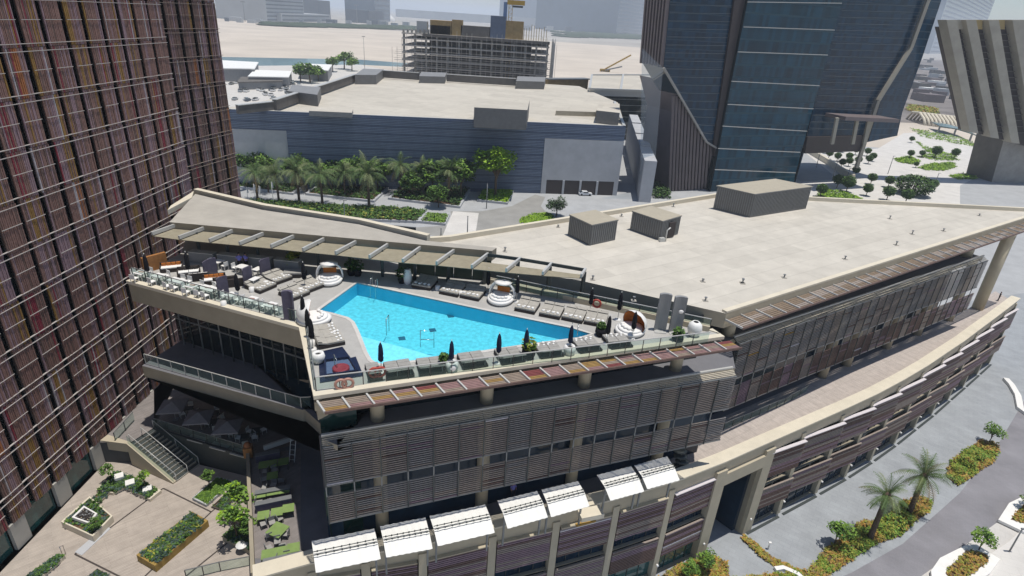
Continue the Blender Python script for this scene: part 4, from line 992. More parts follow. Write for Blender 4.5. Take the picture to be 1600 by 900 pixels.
# ---- sand flats, creek and far shore
sheet('sea', [at(300, 88, 0), at(560, 93, 0), at(640, 99, 0), at(640, 105, 0), at(560, 101, 0), at(470, 103, 0), at(300, 104, 0)], .01, 'sea')
mat('far_land', (.40, .38, .35), .9, .1, var=.25, scale=.004)
sheet('far_ground', [(-14000, 2600), (-3000, 1900), (3000, 1500), (14000, 1500), (14000, 16000), (-14000, 16000)], .01, 'far_land')
mat('city_ground', (.22, .2, .19), .9, .1, var=.5, scale=.02, detail=9)
sheet('city_ground', [at(1380, 92, 0), at(1700, 100, 0), at(1700, 205, 0), at(1380, 190, 0)], .03, 'city_ground')
sheet('yard_ground', [at(300, 104, 0), at(560, 101, 0), at(620, 112, 0), at(500, 150, 0), at(300, 175, 0)], .02, 'pavement')
def mass(name, label, poly, h, m, kind=None, n=220, r=6, cat=None):
    """low far-off scrub: many uneven clumps on a strip"""
    b = MB(); A, B, Cc, Dd = poly
    for i in range(n):
        p = lerp(lerp(A, B, rnd()), lerp(Dd, Cc, rnd()), rnd()); rr = r * U(.5, 1.3)
        b.ico((p.x, p.y, h * .3), rr, m, 6, 4, (1.6, 1, min(1, h / rr) * U(.4, .9)))
    b.build(name, kind='stuff', label=label, cat=cat)
mass('mangrove', 'dark green scrub strip along the far edge of the pale sand flats', [at(420, 41, 0), at(650, 47, 0), at(650, 43, 0), at(420, 37.5, 0)], 6, 'mangrove', n=260, r=22, cat='scrub')
mass('mangrove', 'green scrub strip on the far sand right of the scaffolded building', [at(860, 58, 0), at(1010, 62, 0), at(1010, 55, 0), at(860, 49, 0)], 6, 'mangrove', n=260, r=18, cat='scrub')
def far_tower(label, x0_, x1_, ybase, ytop, m, depth=.6, name='far_building', bands=14):
    a, c = at(x0_, ybase, 0), at(x1_, ybase, 0); w_ = (c - a).length; ax_ = ang(a, c); n_ = Vector((-math.sin(ax_), math.cos(ax_), 0))
    zt = hz(lerp(a, c, .5), (x0_ + x1_) / 2, ytop) if ytop > -60 else 0
    t = thing(name, label, 'building', lerp(a, c, .5))
    b = MB(); b.prism([a, c, c + n_ * w_ * depth, a + n_ * w_ * depth], 0, zt, m); b.build('wall', t)
    for k in range(bands):
        z = zt * (k + .5) / bands; b = MB(); d_ = (c - a) * .02; b.bar(Z3(a + d_, z) - n_ * .5, Z3(c - d_, z) - n_ * .5, 1.2, zt / bands * .35, 'far_dark'); b.build('window_band', t)
    return t
far_tower('pale wide high-rise on the far shore at the left, over a low mall', 417, 476, 34, -35, 'far_pale', bands=12)
far_tower('low pale waterfront hall at the foot of the far high-rise', 440, 516, 34.5, 22, 'far_pale', bands=2)
far_tower('short square grey block on the far shore beside the low hall', 498, 517, 30, 1, 'far_dark', bands=6)
far_tower('slim blue glass tower on the far shore above a dark block', 586, 610, 34, -40, 'far_glass', bands=10)
far_tower('dark low block at the foot of the slim blue far tower', 577, 600, 37, 17, 'far_dark', bands=5)
far_tower('lone pale blue tower behind the construction crane', 838, 853, 40, -60 + 1, 'far_glass', bands=10)
far_tower('pale green slender tower far behind the sand flats', 918, 935, 42, -58, 'far_pale', bands=14)
far_tower('broad blue glass tower on the far sand, left of the big glass tower', 962, 1006, 54, -59, 'far_glass', bands=20)
far_tower('long low pale block at the foot of the far towers', 918, 985, 47, 36, 'far_pale', bands=2)
far_tower('blue hazy tower seen between the dark glass tower and the ribbed building', 1452, 1524, 84, -59, 'far_glass', bands=24)
t = MB(); p = at(606, 33, 0); t.lathe((p.x, p.y, 0), [(34, 0), (34, 10), (22, 20), (4, 34), (.1, 38)], 'white_paint', 12); t.build('far_dome', label='white tent-like dome beside the dark block on the far shore', cat='dome')
random.seed(21)
for k in range(40):
    x = U(640, 1000) if k % 2 else U(350, 640); y = 33 + (x - 350) * .028 + U(-1, 2)
    a = at(x, y, 0); s_ = a.y / 915
    h = U(2, 7) * s_; w_ = U(4, 14) * s_
    b = MB(); b.prism([(a.x, a.y), (a.x + w_, a.y), (a.x + w_, a.y + w_), (a.x, a.y + w_)], 0, h, pick([('far_pale', 3), ('far_dark', 1)]))
    b.build('far_block', label='small low building on the far shore' + (' left of the scaffolding' if x < 640 else ' right of the scaffolding'), cat='building', group='low buildings on the far shore')
# yard: sheds, parked rows, light masts
def shed(label, q, h, m='white_panel'):
    t = thing('shed', label, 'shed', at(*q[0], 0)); P = [at(x, y, h) for x, y in q]
    b = MB(); b.prism(P, 0, h - .6, 'metal_grey', 'plant_grey'); b.build('wall', t)
    b = MB(); c_ = sum(P, Vector()) / 4; P2 = [p + (p - c_).normalized() * .8 for p in P]; b.prism(P2, h - .6, h, m); b.build('roof', t)
shed('white roofed shed by the creek, partly hidden by the slatted tower', [(340, 106), (397, 107), (403, 97), (345, 94)], 9)
shed('small white roofed shed by the creek above the round trees', [(467, 106), (512, 110), (518, 101), (470, 99)], 8)
shed('long pale roofed shed in the yard beyond the slatted tower', [(388, 119), (450, 120), (455, 111), (398, 109)], 7)
shed('low brown roofed shed in the middle of the yard', [(372, 128), (440, 126), (444, 120), (378, 120)], 5, 'concrete_dark')
random.seed(8)
for k in range(44):
    p = at(U(360, 470), U(128, 158), 0)
    b = MB(); w_ = U(1.8, 2.3); l_ = U(4.2, 5.4); cc = pick([('white_paint', 4), ('far_dark', 2), ('metal_grey', 2), ('far_pale', 2)])
    b.box((p.x, p.y, .75), (w_, l_, .8), cc); b.box((p.x, p.y + .1, 1.35), (w_ * .85, l_ * .5, .55), 'glass_dark')
    for sx_ in (-.42, .42):
        for sy_ in (-.32, .32): b.tube([(p.x + sx_ * w_ - .12, p.y + sy_ * l_, .35), (p.x + sx_ * w_ + .12, p.y + sy_ * l_, .35)], .35, 'rubber', 8)
    b.build('parked_car', label='tiny parked car in the far yard beyond the slatted tower', cat='car', group='cars parked in the far yard')
def mast(label, q, ytop, name='light_mast', r=.25, z0=0):
    p = at(*q, z0); zt = hz(p, q[0] - 1, ytop); b = MB(); b.tube([p, (p.x, p.y, zt)], [r, r * .5], 'metal_grey', 8); b.box((p.x, p.y, zt), (r * 12, r * 3, r * 2), 'metal_grey'); b.build(name, label=label, cat='light mast')
mast('tall floodlight mast beside the scaffolded building', (570, 108), 57)
mast('tall thin mast on the far left shore', (383, 34), 3, r=1.0); mast('thin far mast between the two far towers', (558, 36), 8, r=1.2)

# ================================================================== GLASS TOWER at right
TA, TB = at(1105, 300, 0), at(1245, 292, 0); at_ = ang(TA, TB); td = Vector((math.cos(at_), math.sin(at_), 0)); tn = Vector((-td.y, td.x, 0))
T = lambda x, y, o=0: onp(TA, at_, x, y, o)
mat('tower_line', (.10, .13, .16), .4, .4)
tw1 = thing('glass_tower', 'huge dark blue glass tower with a flared left side and wide bright floor lines', 'tower', lerp(TA, TB, .5))
def ext(pts, ty=-60):
    return pts
b = MB(); f2 = [T(1117, 265), T(1108, 310), T(1238, 305), T(1242, 275), T(1280, 134), T(1315, 5), T(1333, -62), T(1181, -62), T(1168, 3), T(1143, 127)]
slab(b, f2, tn, 30, 'tower_glass', 'glass_dark'); b.build('front_glazing', tw1)
lx = [(1168, 3, 1315, 5), (1162, 42, 1304, 47), (1153, 81, 1293, 86), (1143, 127, 1280, 134), (1137, 163, 1271, 170), (1129, 197, 1261, 205), (1122, 232, 1250, 238), (1117, 265, 1243, 270), (1176, -36, 1326, -34)]
for (xa, ya, xb, yb) in lx:
    b = MB(); b.bar(T(xa, ya, .5), T(xb, yb, .5), .3, .2, 'metal_pale'); b.build('floor_line', tw1)
f1 = [T(1118, 228, -2), T(1103, 221, -2), T(1037, 104, -2), T(1047, 0, -2), T(1053, -62, -2), T(1160, -62, -2), T(1148, 0, -2)]
b = MB(); slab(b, f1, tn, 12, 'tower_glass_dense', 'glass_dark'); b.build('flared_glazing', tw1)
b = MB(); slab(b, [T(1118, 262, -1.2), T(1107, 305, -1.2), T(1117, 305, -1.2), T(1150, 100, -1.2), T(1181, -62, -1.2), T(1160, -62, -1.2), T(1148, 0, -1.2), T(1116, 222, -1.2)], tn, 20, 'slat_dark'); b.build('dark_notch', tw1)
for k in range(22):
    y = -55 + k * 12.5; t_ = (y - 104) / 117
    xl = 1053 - (y + 62) * .1 if y < 104 else 1037 + (y - 104) * .564
    xr = 1146 - (y) * .145
    if xr - xl < 4: continue
    b = MB(); b.bar(T(xl + 1, y, -1.8), T(xr - 1, y + 1.5, -1.8), .3, .12, 'tower_line'); b.build('floor_line', tw1)
# left flank with upright fins
for j in range(8):
    t0 = .5 + j * 1.65; pts = [T(1037, 104, -2) + tn * t0 - td * .5, T(1047, 0, -2) + tn * t0 - td * .5, T(1053, -62, -2) + tn * t0 - td * .5]
    b = MB()
    for a, c in zip(pts, pts[1:]): b.bar(a, c, 1.0, .7, 'brown_fin', up=(tn.x, tn.y, 0))
    b.build('side_fin', tw1)
b = MB(); slab(b, [T(1052, 128, -4), T(1063, 178, -4), T(1052, 250, -4), T(1043, 305, -4), T(1116, 310, -4), T(1120, 229, -4), T(1102, 219, -4)], tn, 20, 'concrete_dark', 'brown_fin'); b.build('core_wall', tw1)
for k in range(13):
    x = 1048 + k * 5; yt = 150 + max(0, (x - 1055)) * 1.35; b = MB(); b.bar(T(x - 2, 300, -3.4), T(x + 4, min(yt, 225), -3.4), .8, .9, 'brown_fin'); b.build('core_fin', tw1)
b = MB(); b.bar(T(1037, 106, -1.5), T(1104, 222, -1.5), .7, .6, 'concrete'); b.bar(T(1104, 222, -1.5), T(1119, 231, -1.5), .7, .6, 'concrete'); b.build('edge_beam', tw1)
b = MB(); b.face([T(1003, 75, 4), T(1036, 106, -1), T(1020, 300, -1), T(1000, 300, 4)], 'clear_fin'); b.build('glass_fin', tw1)
# right wing
b = MB(); f3 = [T(1241, 292, -4), T(1262, 218, -4), T(1352, 212, -4), T(1372, 157, -4), T(1423, 75, -4), T(1450, 0, -4), T(1466, -62, -4), T(1330, -62, -4), T(1315, 0, -4), T(1280, 134, -4)]
slab(b, f3, tn, 30, 'tower_glass_dense', 'glass_dark'); b.build('right_glazing', tw1)
for k in range(26):
    y = -55 + k * 10.2
    xl = 1317 - (y) * .27; xr = 1450 - y * .36 if y < 75 else 1423 - (y - 75) * .62
    if y > 200: xr = 1345
    b = MB(); b.bar(T(xl + 2, y, -3.8), T(xr - 3, y + 3, -3.8), .3, .12, 'tower_line'); b.build('floor_line', tw1)
b = MB(); q = [T(1466, -62, -2.5), T(1450, 0, -2.5), T(1423, 75, -2.5), T(1372, 157, -2.5), T(1350, 225, -2.5), T(1338, 262, -2.5)]
for a, c in zip(q, q[1:]): b.bar(a, c, 1.2, 1.3, 'rib_stone')
b.build('edge_beam', tw1)
b = MB(); slab(b, [T(1453, 0, -5), T(1426, 76, -5), T(1376, 158, -5), T(1356, 222, -5), T(1402, 212, -5), T(1410, 175, -5), T(1442, 87, -5), T(1471, 0, -5), T(1488, -62, -5), T(1468, -62, -5)], tn, 24, 'tower_glass_dense', 'glass_dark'); b.build('rear_glazing', tw1)
# entrance pavilion between the wings
b = MB(); q = [T(1305, 182, 4), T(1388, 186, 4)]; b.bar(q[0], q[1], 9, 1.3, 'brown_fin'); b.build('entrance_roof', tw1)
for x in (1308, 1340, 1358):
    b = MB(); b.bar(T(x, 184, 6), T(x - 8, 225, 6), 1.1, 1.1, 'rib_stone'); b.build('entrance_column', tw1)
b = MB(); slab(b, [T(1262, 214, -3), T(1258, 240, -3), T(1350, 236, -3), T(1355, 212, -3)], tn, 10, 'slat_dark'); b.build('entrance_wall', tw1)

# ---- ribbed concrete building at the right edge
KA = at(1540, 300, 0) + V(30, 20, 0); ka = math.radians(8); K = lambda x, y, o=0: onp(KA, ka, x, y, o)
kn = Vector((-math.sin(ka), math.cos(ka), 0))
rib = thing('ribbed_building', 'flared concrete building with heavy leaning ribs on a thick stem at the right edge', 'building', Z3(KA, 0))
b = MB(); slab(b, [K(1476, 42), K(1512, 205), K(1545, 212), K(1680, 250), K(1700, 42)], kn, 5, 'slat_dark'); b.build('recessed_wall', rib)
for k, (xt, xb) in enumerate(((1471, 1508), (1501, 1540), (1536, 1572), (1573, 1608), (1610, 1644), (1648, 1680))):
    w_ = 13; yb = 205 + k * 8
    P = [K(xt, 31, 1.0), K(xb, yb, 1.0), K(xb + w_, yb + 2, 1.0), K(xt + w_ + 3, 31, 1.0)]
    b = MB(); slab(b, [p - kn * 2.5 for p in P], kn, 4.5, 'rib_stone'); b.build('rib', rib)
    b = MB(); slab(b, [K(xt + w_ + 2, 31, 1.2), K(xt + w_ + 3, 45, 1.2), K(xt + 34, 46, 1.2), K(xt + 34, 31, 1.2)], kn, 3, 'rib_stone' if k in (0, 3, 4, 5) else 'rib_gold'); b.build('top_panel', rib)
for j in range(17):
    y = 52 + j * 9.6; x = 1476 + (y - 42) * .22; b = MB(); b.bar(K(x + 2, y, .3), K(1690, y + 4, .3), .9, .25, 'concrete_dark'); b.build('floor_line', rib)
b = MB(); slab(b, [K(1569, 216, -2), K(1545, 300, -2), K(1538, 335, -2), K(1600, 350, -2), K(1620, 232, -2)], kn, 14, 'concrete', 'concrete_dark'); b.build('stem', rib)
# ---- wall and walkway right of the mall
sw = thing('stone_wall', 'tall stepped pinkish stone wall running back beside the mall', 'wall', at(1008, 315, 0))
a = at(1005, 316, 0); zt = hz(a, 1020, 252); far = at(988, 182, zt)
for k in range(4):
    b = MB(); p, q_ = lerp(Z3(a, 0), Z3(far, 0), k / 4), lerp(Z3(a, 0), Z3(far, 0), (k + 1) / 4 - .004); b.prism([p - V(1.6, 0, 0), p + V(2.4, 0, 0), q_ + V(2.4, 0, 0), q_ - V(1.6, 0, 0)], 0, zt + .3 * k, 'stone_clad'); b.build('wall_segment', sw)
b = MB(); p = at(1030, 205, 0); b.tube([(p.x, p.y, 0), (p.x, p.y, 9)], 7, 'tank_blue', 20); b.build('water_tank', label='blue storage tank seen under the flared glass tower', cat='tank')

# ================================================================== THINGS ON THE ROOF
def acbox(label, b3, h, lid='tan_lid'):
    """b3: ground corners left, front, right (pixels on the roof); fourth follows"""
    a, f_, c = [at(x, y, ROOF) for x, y in b3]; d_ = a + c - f_; t = thing('roof_plant_enclosure', label, 'enclosure', f_)
    b = MB(); b.prism([a, f_, c, d_], ROOF, ROOF + h - .15, 'louvre_grey'); b.build('wall', t)
    for (p, q) in ((a, f_), (f_, c)):
        n_ = max(3, int((q - p).length / .32)); o = Vector(((q - p).y, -(q - p).x, 0)).normalized() * .04
        b = MB()
        for k in range(n_): s_ = lerp(p, q, (k + .5) / n_) + o; b.box((s_.x, s_.y, ROOF + h / 2), (.1, .07, h - .5), 'metal_grey', ang(p, q))
        b.build('louvre_panel', t)
    cc = (a + c) / 2; b = MB(); b.prism([cc + (p - cc) * 1.03 for p in (a, f_, c, d_)], ROOF + h - .15, ROOF + h, lid, 'metal_grey'); b.build('lid', t)
    return t
acbox('louvred box-shaped plant enclosure nearest the pool pergola on the pale roof', ((887, 367), (921, 384), (961, 375)), 2.7)
t = acbox('middle louvred enclosure on the pale roof with an open door side', ((984, 359), (1030, 375.5), (1059, 366)), 2.6)
b = MB(); p = at(1046, 371, ROOF); b.box((p.x, p.y - .1, ROOF + 1.1), (1.0, .3, 2.0), 'slat_dark', 0.5); b.build('doorway', t)
b = MB(); p = at(1033, 376, ROOF); b.box((p.x, p.y - .3, ROOF + .25), (.7, .5, .5), 'metal_pale', .3); b.tube([(p.x + .5, p.y - .2, ROOF + .1), (p.x + .5, p.y - .2, ROOF + 1.5), (p.x + .9, p.y, ROOF + 1.8)], .09, 'metal_pale', 8); b.build('pump_unit', label='small pale pump with a bent pipe beside the middle roof enclosure', cat='pump')
acbox('largest louvred plant enclosure with wide tan lid, at the far corner of the roof', ((1114, 326), (1171, 340), (1259, 326)), 3.6)
# stains are part of the roof sheet; small curbs
# ---- tall grey screens
def lean_panel(label, q0, q1, h, z=POOL, m='plant_grey', th=.3, name='privacy_screen'):
    a, c = at(*q0, z), at(*q1, z); t = thing(name, label, 'screen', lerp(a, c, .5)); d_ = (c - a).normalized(); o = Vector((d_.y, -d_.x, 0))
    b = MB(); n_ = 6; P0 = []; 
    for k in range(n_):
        u0, u1 = k / n_, (k + 1) / n_; s0 = math.sin(u0 * PI) * .22; s1 = math.sin(u1 * PI) * .22
        A, B = lerp(a, c, u0) - o * s0, lerp(a, c, u1) - o * s1
        b.hexa([A, B, B - o * th, A - o * th] + [p + V(0, 0, h) for p in (A, B, B - o * th, A - o * th)], m)
    b.build('panel', t)
    b = MB(); b.bar(a + V(0, 0, .03), c + V(0, 0, .03), .8, .06, 'metal_pale'); b.build('foot', t)
lean_panel('tall grey curved screen, left one of the pair by the pointed deck end', (1022, 517), (1040, 518.5), 3.5)
lean_panel('tall grey curved screen with a white mark, right one of the pair', (1045, 520), (1064, 521), 3.4)
b = MB(); p = at(1052, 519, POOL); p2 = at(1056, 520.5, POOL); b.ico((p2.x, p2.y - .25, POOL + 2.2), .22, 'white_paint', 10, 6, (1, .4, .8)); b.build('wall_light', label='round white lamp on the right grey screen', cat='lamp')
lean_panel('curved purple-grey screen beside the front-left bend of the railing', (444, 502), (460, 503), 2.7, m='fabric_purple')
lean_panel('dark purple screen between the dining tables and the single tables', (343, 468), (359, 461), 1.9, m='fabric_purple', th=.1)
lean_panel('purple-grey screen behind the striped bed nearest the sofas', (383, 451), (396, 443), 1.8, m='fabric_purple', th=.1)
lean_panel('purple-grey screen behind the second striped bed', (409, 438), (424, 431), 1.9, m='fabric_purple', th=.1)
lean_panel('purple-grey screen behind the orange sofa in the middle of the lounge', (321, 437), (341, 428), 1.7, m='fabric_purple', th=.1)
# ---- loungers
def lounger_parts(double=True, stripe=False, towels=True, up=True):
    w_ = 1.9 if double else .95; ps = []
    b = MB(); b.box((0, 0, .17), (w_, 2.0, .24), 'rattan'); b.box((0, 0, .04), (w_ * .86, 1.8, .08), 'fabric_black'); ps.append(('base', b))
    n_ = 2 if double else 1; m_ = 'cushion_stripe' if stripe else 'cushion_grey'
    for k in range(n_):
        x = (k - (n_ - 1) / 2) * (w_ / n_); b = MB(); b.box((x, -.32, .36), (w_ / n_ - .03, 1.3, .13), m_)
        for j in range(3): b.box((x, -.72 + j * .42, .425), (w_ / n_ - .06, .36, .03), m_)
        ps.append(('mattress', b))
        b = MB(); R = Matrix.Rotation(math.radians(33 if up else 14), 3, 'X'); b.box((x, .68, .60 if up else .45), (w_ / n_ - .03, .82, .12), m_, tilt=R)
        for j in (-1, 1): b.box((x, .68 + j * .19, (.60 if up else .45) + j * .12 + .07), (w_ / n_ - .08, .34, .03), m_, tilt=R)
        b.bar((x - .2, .95, .2), (x - .2, .95, .7), .05, .05, 'metal_grey'); ps.append(('backrest', b))
    if towels:
        for k in range(n_ * 2):
            x = (k - (n_ * 2 - 1) / 2) * (w_ / n_ / 2) * .95; b = MB(); b.ico((x, -.72 + U(-.1, .1), .49), .13, 'towel', 8, 5, (1.1, .9, .7)); b.ico((x + U(-.15, .15), -.5, .46), .1, 'towel', 8, 5, (1, 1.2, .7)); ps.append(('cushion', b))
    return ps
front_bed = [((584, 585), False, 'single lounger beside the red lifebuoys at the left end of the front row'), ((623, 581), True, 'double lounger at the front edge, first one right of the red lifebuoys'),
             ((673, 576), True, 'double lounger at the front edge, left of the navy parasol with a white pod'), ((738, 567), True, 'double lounger at the front edge between the first two tall navy parasols'),
             ((796, 560), True, 'double lounger at the front edge between two navy parasols, left of the bushy dark pot'), ((857, 551), True, 'double lounger with white cushions right of the bushy dark pot at the front edge'),
             ((916, 543), True, 'double lounger with white cushions next to the pointed end of the pool'), ((964, 537), True, 'last double lounger of the front row, in front of the round white shell bed')]
for q, dbl, lab in front_bed:
    inst('sun_lounger' if q[0] > 840 else 'sun_lounger#n' if dbl else 'sun_lounger#s', (lambda q=q: lounger_parts(True, up=True, towels=q[0] > 840)) if dbl else (lambda: lounger_parts(False, up=True, towels=False)), lab, 'sun lounger', at(*q, POOL), AF + PI + U(-.05, .05), 'sun loungers along the front edge')
AB = ang(at(650, 462, POOL), at(894, 513, POOL))
back_bed = [((664, 446), 'shaded double lounger at the left of the rear row, right of the white urn'), ((707, 456), 'shaded double lounger in the rear row, second from the white urn'), ((739, 462), 'double lounger in the rear row just left of the white canopied shell bed'),
            ((824, 482), 'double lounger with striped shadows, first one right of the canopied shell bed'), ((862, 490), 'double lounger with striped shadows, second one right of the canopied shell bed'),
            ((897, 496), 'double lounger in the rear row, left of the red lifebuoy on the railing'), ((931, 502), 'double lounger in the rear row below the red lifebuoy on the railing')]
for q, lab in back_bed:
    inst('sun_lounger#b', lambda: lounger_parts(True, stripe=True, up=False), lab, 'sun lounger', at(*q, POOL), AB + .02 + U(-.04, .04), 'sun loungers along the rear edge')
for q, rz, lab in (((506, 522), AF + PI / 2 + .1, 'double lounger left of the pool, just below the white shell bed'), ((515, 534), AF + PI / 2 + .15, 'double lounger left of the pool, nearest the dark plunge pool'),
                   ((408, 450), 1.1, 'striped double lounger nearest the sofas, with small white side tables'), ((434, 437), 1.0, 'striped double lounger right of the sofas, close to the bar shade'),
                   ((460, 461), 1.0, 'striped double lounger left of the pool, nearest the curved purple screen'), ((484, 449), 1.0, 'striped double lounger between the curved screen and the canopied shell bed')):
    inst('sun_lounger#c', lambda: lounger_parts(True, stripe=True, up=False), lab, 'sun lounger', at(*q, POOL), rz, 'sun loungers on the left of the deck')
# ---- shell day beds
def shell_parts(canopy):
    ps = []
    b = MB(); b.lathe((0, 0, 0), [(.9, 0), (1.15, .1), (1.25, .35), (1.1, .42), (.0, .42)], 'white_paint', 28, 1.0, 1.15); ps.append(('base', b))
    b = MB(); b.lathe((0, 0, .42), [(1.02, 0), (1.05, .1), (.9, .16), (.001, .17)], 'towel', 24, 1, 1.1); ps.append(('mattress', b))
    b = MB()
    if canopy:
        b.tube([(math.cos(a) * 1.2, .35 + math.sin(a) * .0, .3 + 1.5 * math.sin(a) ** .7 if math.sin(a) > 0 else .3) for a in [PI * k / 16 for k in range(17)]], .09, 'white_paint', 8)
        b.tube([(math.cos(a) * 1.15, .9, .3 + 1.2 * max(0, math.sin(a)) ** .8) for a in [PI * k / 16 for k in range(17)]], .08, 'white_paint', 8)
        ps.append(('hoop', b)); b = MB(); b.lathe((0, .45, 1.72), [(.001, .1), (.5, .08), (.85, 0), (.8, -.06)], 'white_paint', 20, 1, .8); ps.append(('canopy', b))
        b = MB(); b.box((0, .85, .85), (1.2, .08, .5), 'rattan_orange'); ps.append(('back_cushion', b))
    else:
        b.lathe((0, .1, .35), [(1.15, 0), (1.28, .5), (1.15, 1.0), (.75, 1.4), (.25, 1.55), (.001, 1.56)], 'white_paint', 18, 1, 1, math.radians(10), math.radians(170))
        b.lathe((0, .1, .35), [(1.09, 0), (1.21, .5), (1.09, .97), (.7, 1.34), (.22, 1.5), (.001, 1.5)], 'rattan_orange', 18, 1, 1, math.radians(10), math.radians(170)); ps.append(('shell_hood', b))
    for k in range(5):
        a = -PI * (.2 + .15 * k); b = MB(); b.ico((math.cos(a) * .75, math.sin(a) * .7, .68), .17, 'towel', 8, 5, (1.1, 1, .7)); ps.append(('cushion', b))
    return ps
inst('shell_daybed', lambda: shell_parts(True), 'white shell daybed with round canopy, left of the pool corner under the pergola', 'daybed', at(515, 440, POOL), .2, 'white shell daybeds')
inst('shell_daybed', lambda: shell_parts(True), 'white shell daybed with round canopy and red cushion in the middle of the rear row', 'daybed', at(782, 470, POOL), -.25, 'white shell daybeds')
inst('shell_daybed#h', lambda: shell_parts(False), 'round white shell daybed with orange inside at the pointed end of the deck', 'daybed', at(984, 519, POOL), -.9, 'white shell daybeds')
inst('shell_daybed#h', lambda: shell_parts(False), 'white shell daybed turned away, at the left bend of the pool', 'daybed', at(491, 502, POOL), 1.9, 'white shell daybeds')
# ---- closed parasols
def parasol_parts(cm, h=2.6):
    ps = []; b = MB(); b.tube([(0, 0, 0), (0, 0, h + .1)], .03, 'metal_pale', 8); ps.append(('pole', b))
    b = MB(); b.lathe((0, 0, 0), [(.28, 0), (.28, .08), (.06, .12)], 'white_paint', 14); ps.append(('base', b))
    b = MB(); b.lathe((0, 0, 0), [(.05, h * .36), (.16, h * .40), (.21, h * .5), (.17, h * .56), (.2, h * .62), (.17, h * .8), (.11, h * .93), (.02, h + .02)], cm, 9)
    for k in range(5):
        a = k * 2 * PI / 5; b.bar((math.cos(a) * .17, math.sin(a) * .17, h * .42), (math.cos(a) * .1, math.sin(a) * .1, h * .9), .07, .07, cm)
    ps.append(('folded_canopy', b)); return ps
PU = [((596, 582), 'n', 'closed navy parasol standing between the dark plunge pool and the first double lounger'), ((705, 578), 'n', 'closed navy parasol rising from the white pod left of centre at the front edge'),
      ((778, 568), 'n', 'closed navy parasol between the loungers in the middle of the front row'), ((820, 562), 'n', 'closed navy parasol right behind the bushy dark pot'), ((889, 552), 'n', 'closed navy parasol in a white pod below the pointed pool end'),
      ((947, 538), 'b', 'closed black parasol beside the potted plant at the pointed end of the pool'), ((987, 530), 'b', 'closed black parasol in front of the round shell bed with orange inside'),
      ((965, 500), 'b', 'closed black parasol against the rear railing right of the lifebuoy'), ((921, 490), 'b', 'closed black parasol against the rear railing left of the lifebuoy'), ((807, 472), 'b', 'closed black parasol right of the canopied shell bed in the rear row'),
      ((762, 460), 'b', 'closed black parasol at the corner of the green wall'), ((477, 452), 'b', 'closed black parasol between the striped loungers left of the pool'), ((374, 470), 'b', 'closed black parasol among the single dining tables'),
      ((234, 440), 'b', 'closed black parasol at the far left end of the dining tables'), ((297, 436), 'b', 'closed black parasol between the dark sofas'), ((476, 508), 'b', 'closed black parasol beside the turned-away shell bed'),
      ((483, 528), 'b', 'closed black parasol by the upper lounger on the left edge'), ((489, 546), 'b', 'closed black parasol by the lower lounger on the left edge')]
for q, c, lab in PU:
    inst('closed_parasol#' + c, (lambda: parasol_parts('fabric_navy')) if c == 'n' else (lambda: parasol_parts('fabric_black')), lab, 'parasol', at(*q, POOL), U(0, 3), 'closed parasols on the pool deck', U(.95, 1.05))
# ---- pots, pods, urns
def lathe_thing(name, label, q, prof, m, z=POOL, seg=18, cat=None, extra=None):
    p = at(*q, z); t = thing(name, label, cat or name.replace('_', ' '), p); b = MB(); b.lathe(p, prof, m, seg); b.build('body', t)
    if extra: extra(t, p)
    return t
POD = [(.25, 0), (.4, .1), (.5, .5), (.42, .8), (.25, .82), (.2, .7)]
pods = [((706, 580), 'white round pod table around the first front parasol'), ((889, 554), 'white round pod table around the parasol by the pointed pool end'), ((498, 566), 'white round pod by the left railing above the plunge pool'),
        ((488, 540), 'small white round table on the left edge between the loungers'), ((720, 462), 'small white cylinder table between two rear loungers'), ((684, 453), 'small white cylinder table right of the first rear lounger'),
        ((350, 478), 'small white stool at the railing by the purple screen'), ((394, 456), 'small white cube by the striped bed nearest the sofas'), ((416, 446), 'small white cube between the two upper striped beds'), ((443, 434), 'small white cube by the second striped bed'), ((470, 457), 'small white cube between the two lower striped beds')]
for q, lab in pods:
    big = 'pod' in lab; lathe_thing('side_table', lab, q, POD if big else [(.24, 0), (.24, .45), (.001, .46)], 'white_paint', cat='table')
URN = [(.3, 0), (.5, .25), (.62, .7), (.55, 1.15), (.3, 1.4), (.22, 1.38)]
lathe_thing('urn', 'white rounded urn standing at the pointed right end of the deck', (1083, 525), URN, 'white_paint')
lathe_thing('urn', 'slim white urn under the pergola left of the rear loungers', (637, 443), [(.3, 0), (.4, .3), (.42, .9), (.3, 1.5), (.22, 1.55)], 'white_paint')
def leafball(mb, c, r, n, mats, sz=.12, sq=1.0, seed=None, up=.0):
    for _ in range(n):
        a, b_ = U(0, 2 * PI), math.acos(U(-1, 1)); rr = r * (U(.35, 1) ** .5)
        p = Vector(c) + Vector((math.sin(b_) * math.cos(a) * rr, math.sin(b_) * math.sin(a) * rr, math.cos(b_) * rr * sq))
        leaf(mb, p, sz * U(.6, 1.4), pick(mats))
def leaf(mb, p, s_, m):
    u = Vector((U(-1, 1), U(-1, 1), U(-.5, .5))).normalized(); v = u.cross(Vector((U(-.7, .7), U(-.7, .7), 1))).normalized() * .55
    mb.face([p - u * s_, p + v * s_, p + u * s_, p - v * s_], m)
def pot_plant(label, q, r=.42, h=.6, z=POOL, leafr=.5, mats=(('leaf_dark', 3), ('leaf_mid', 2)), pot='fabric_black', n=160):
    def ex(t, p):
        b = MB(); leafball(b, p + V(0, 0, h + leafr * .6), leafr, n, mats, .16); b.build('foliage', t)
    lathe_thing('potted_plant', label, q, [(r * .7, 0), (r, h * .5), (r * .9, h), (r * .7, h), (r * .7, h - .08), (.001, h - .08)], pot, z, cat='potted plant', extra=ex)
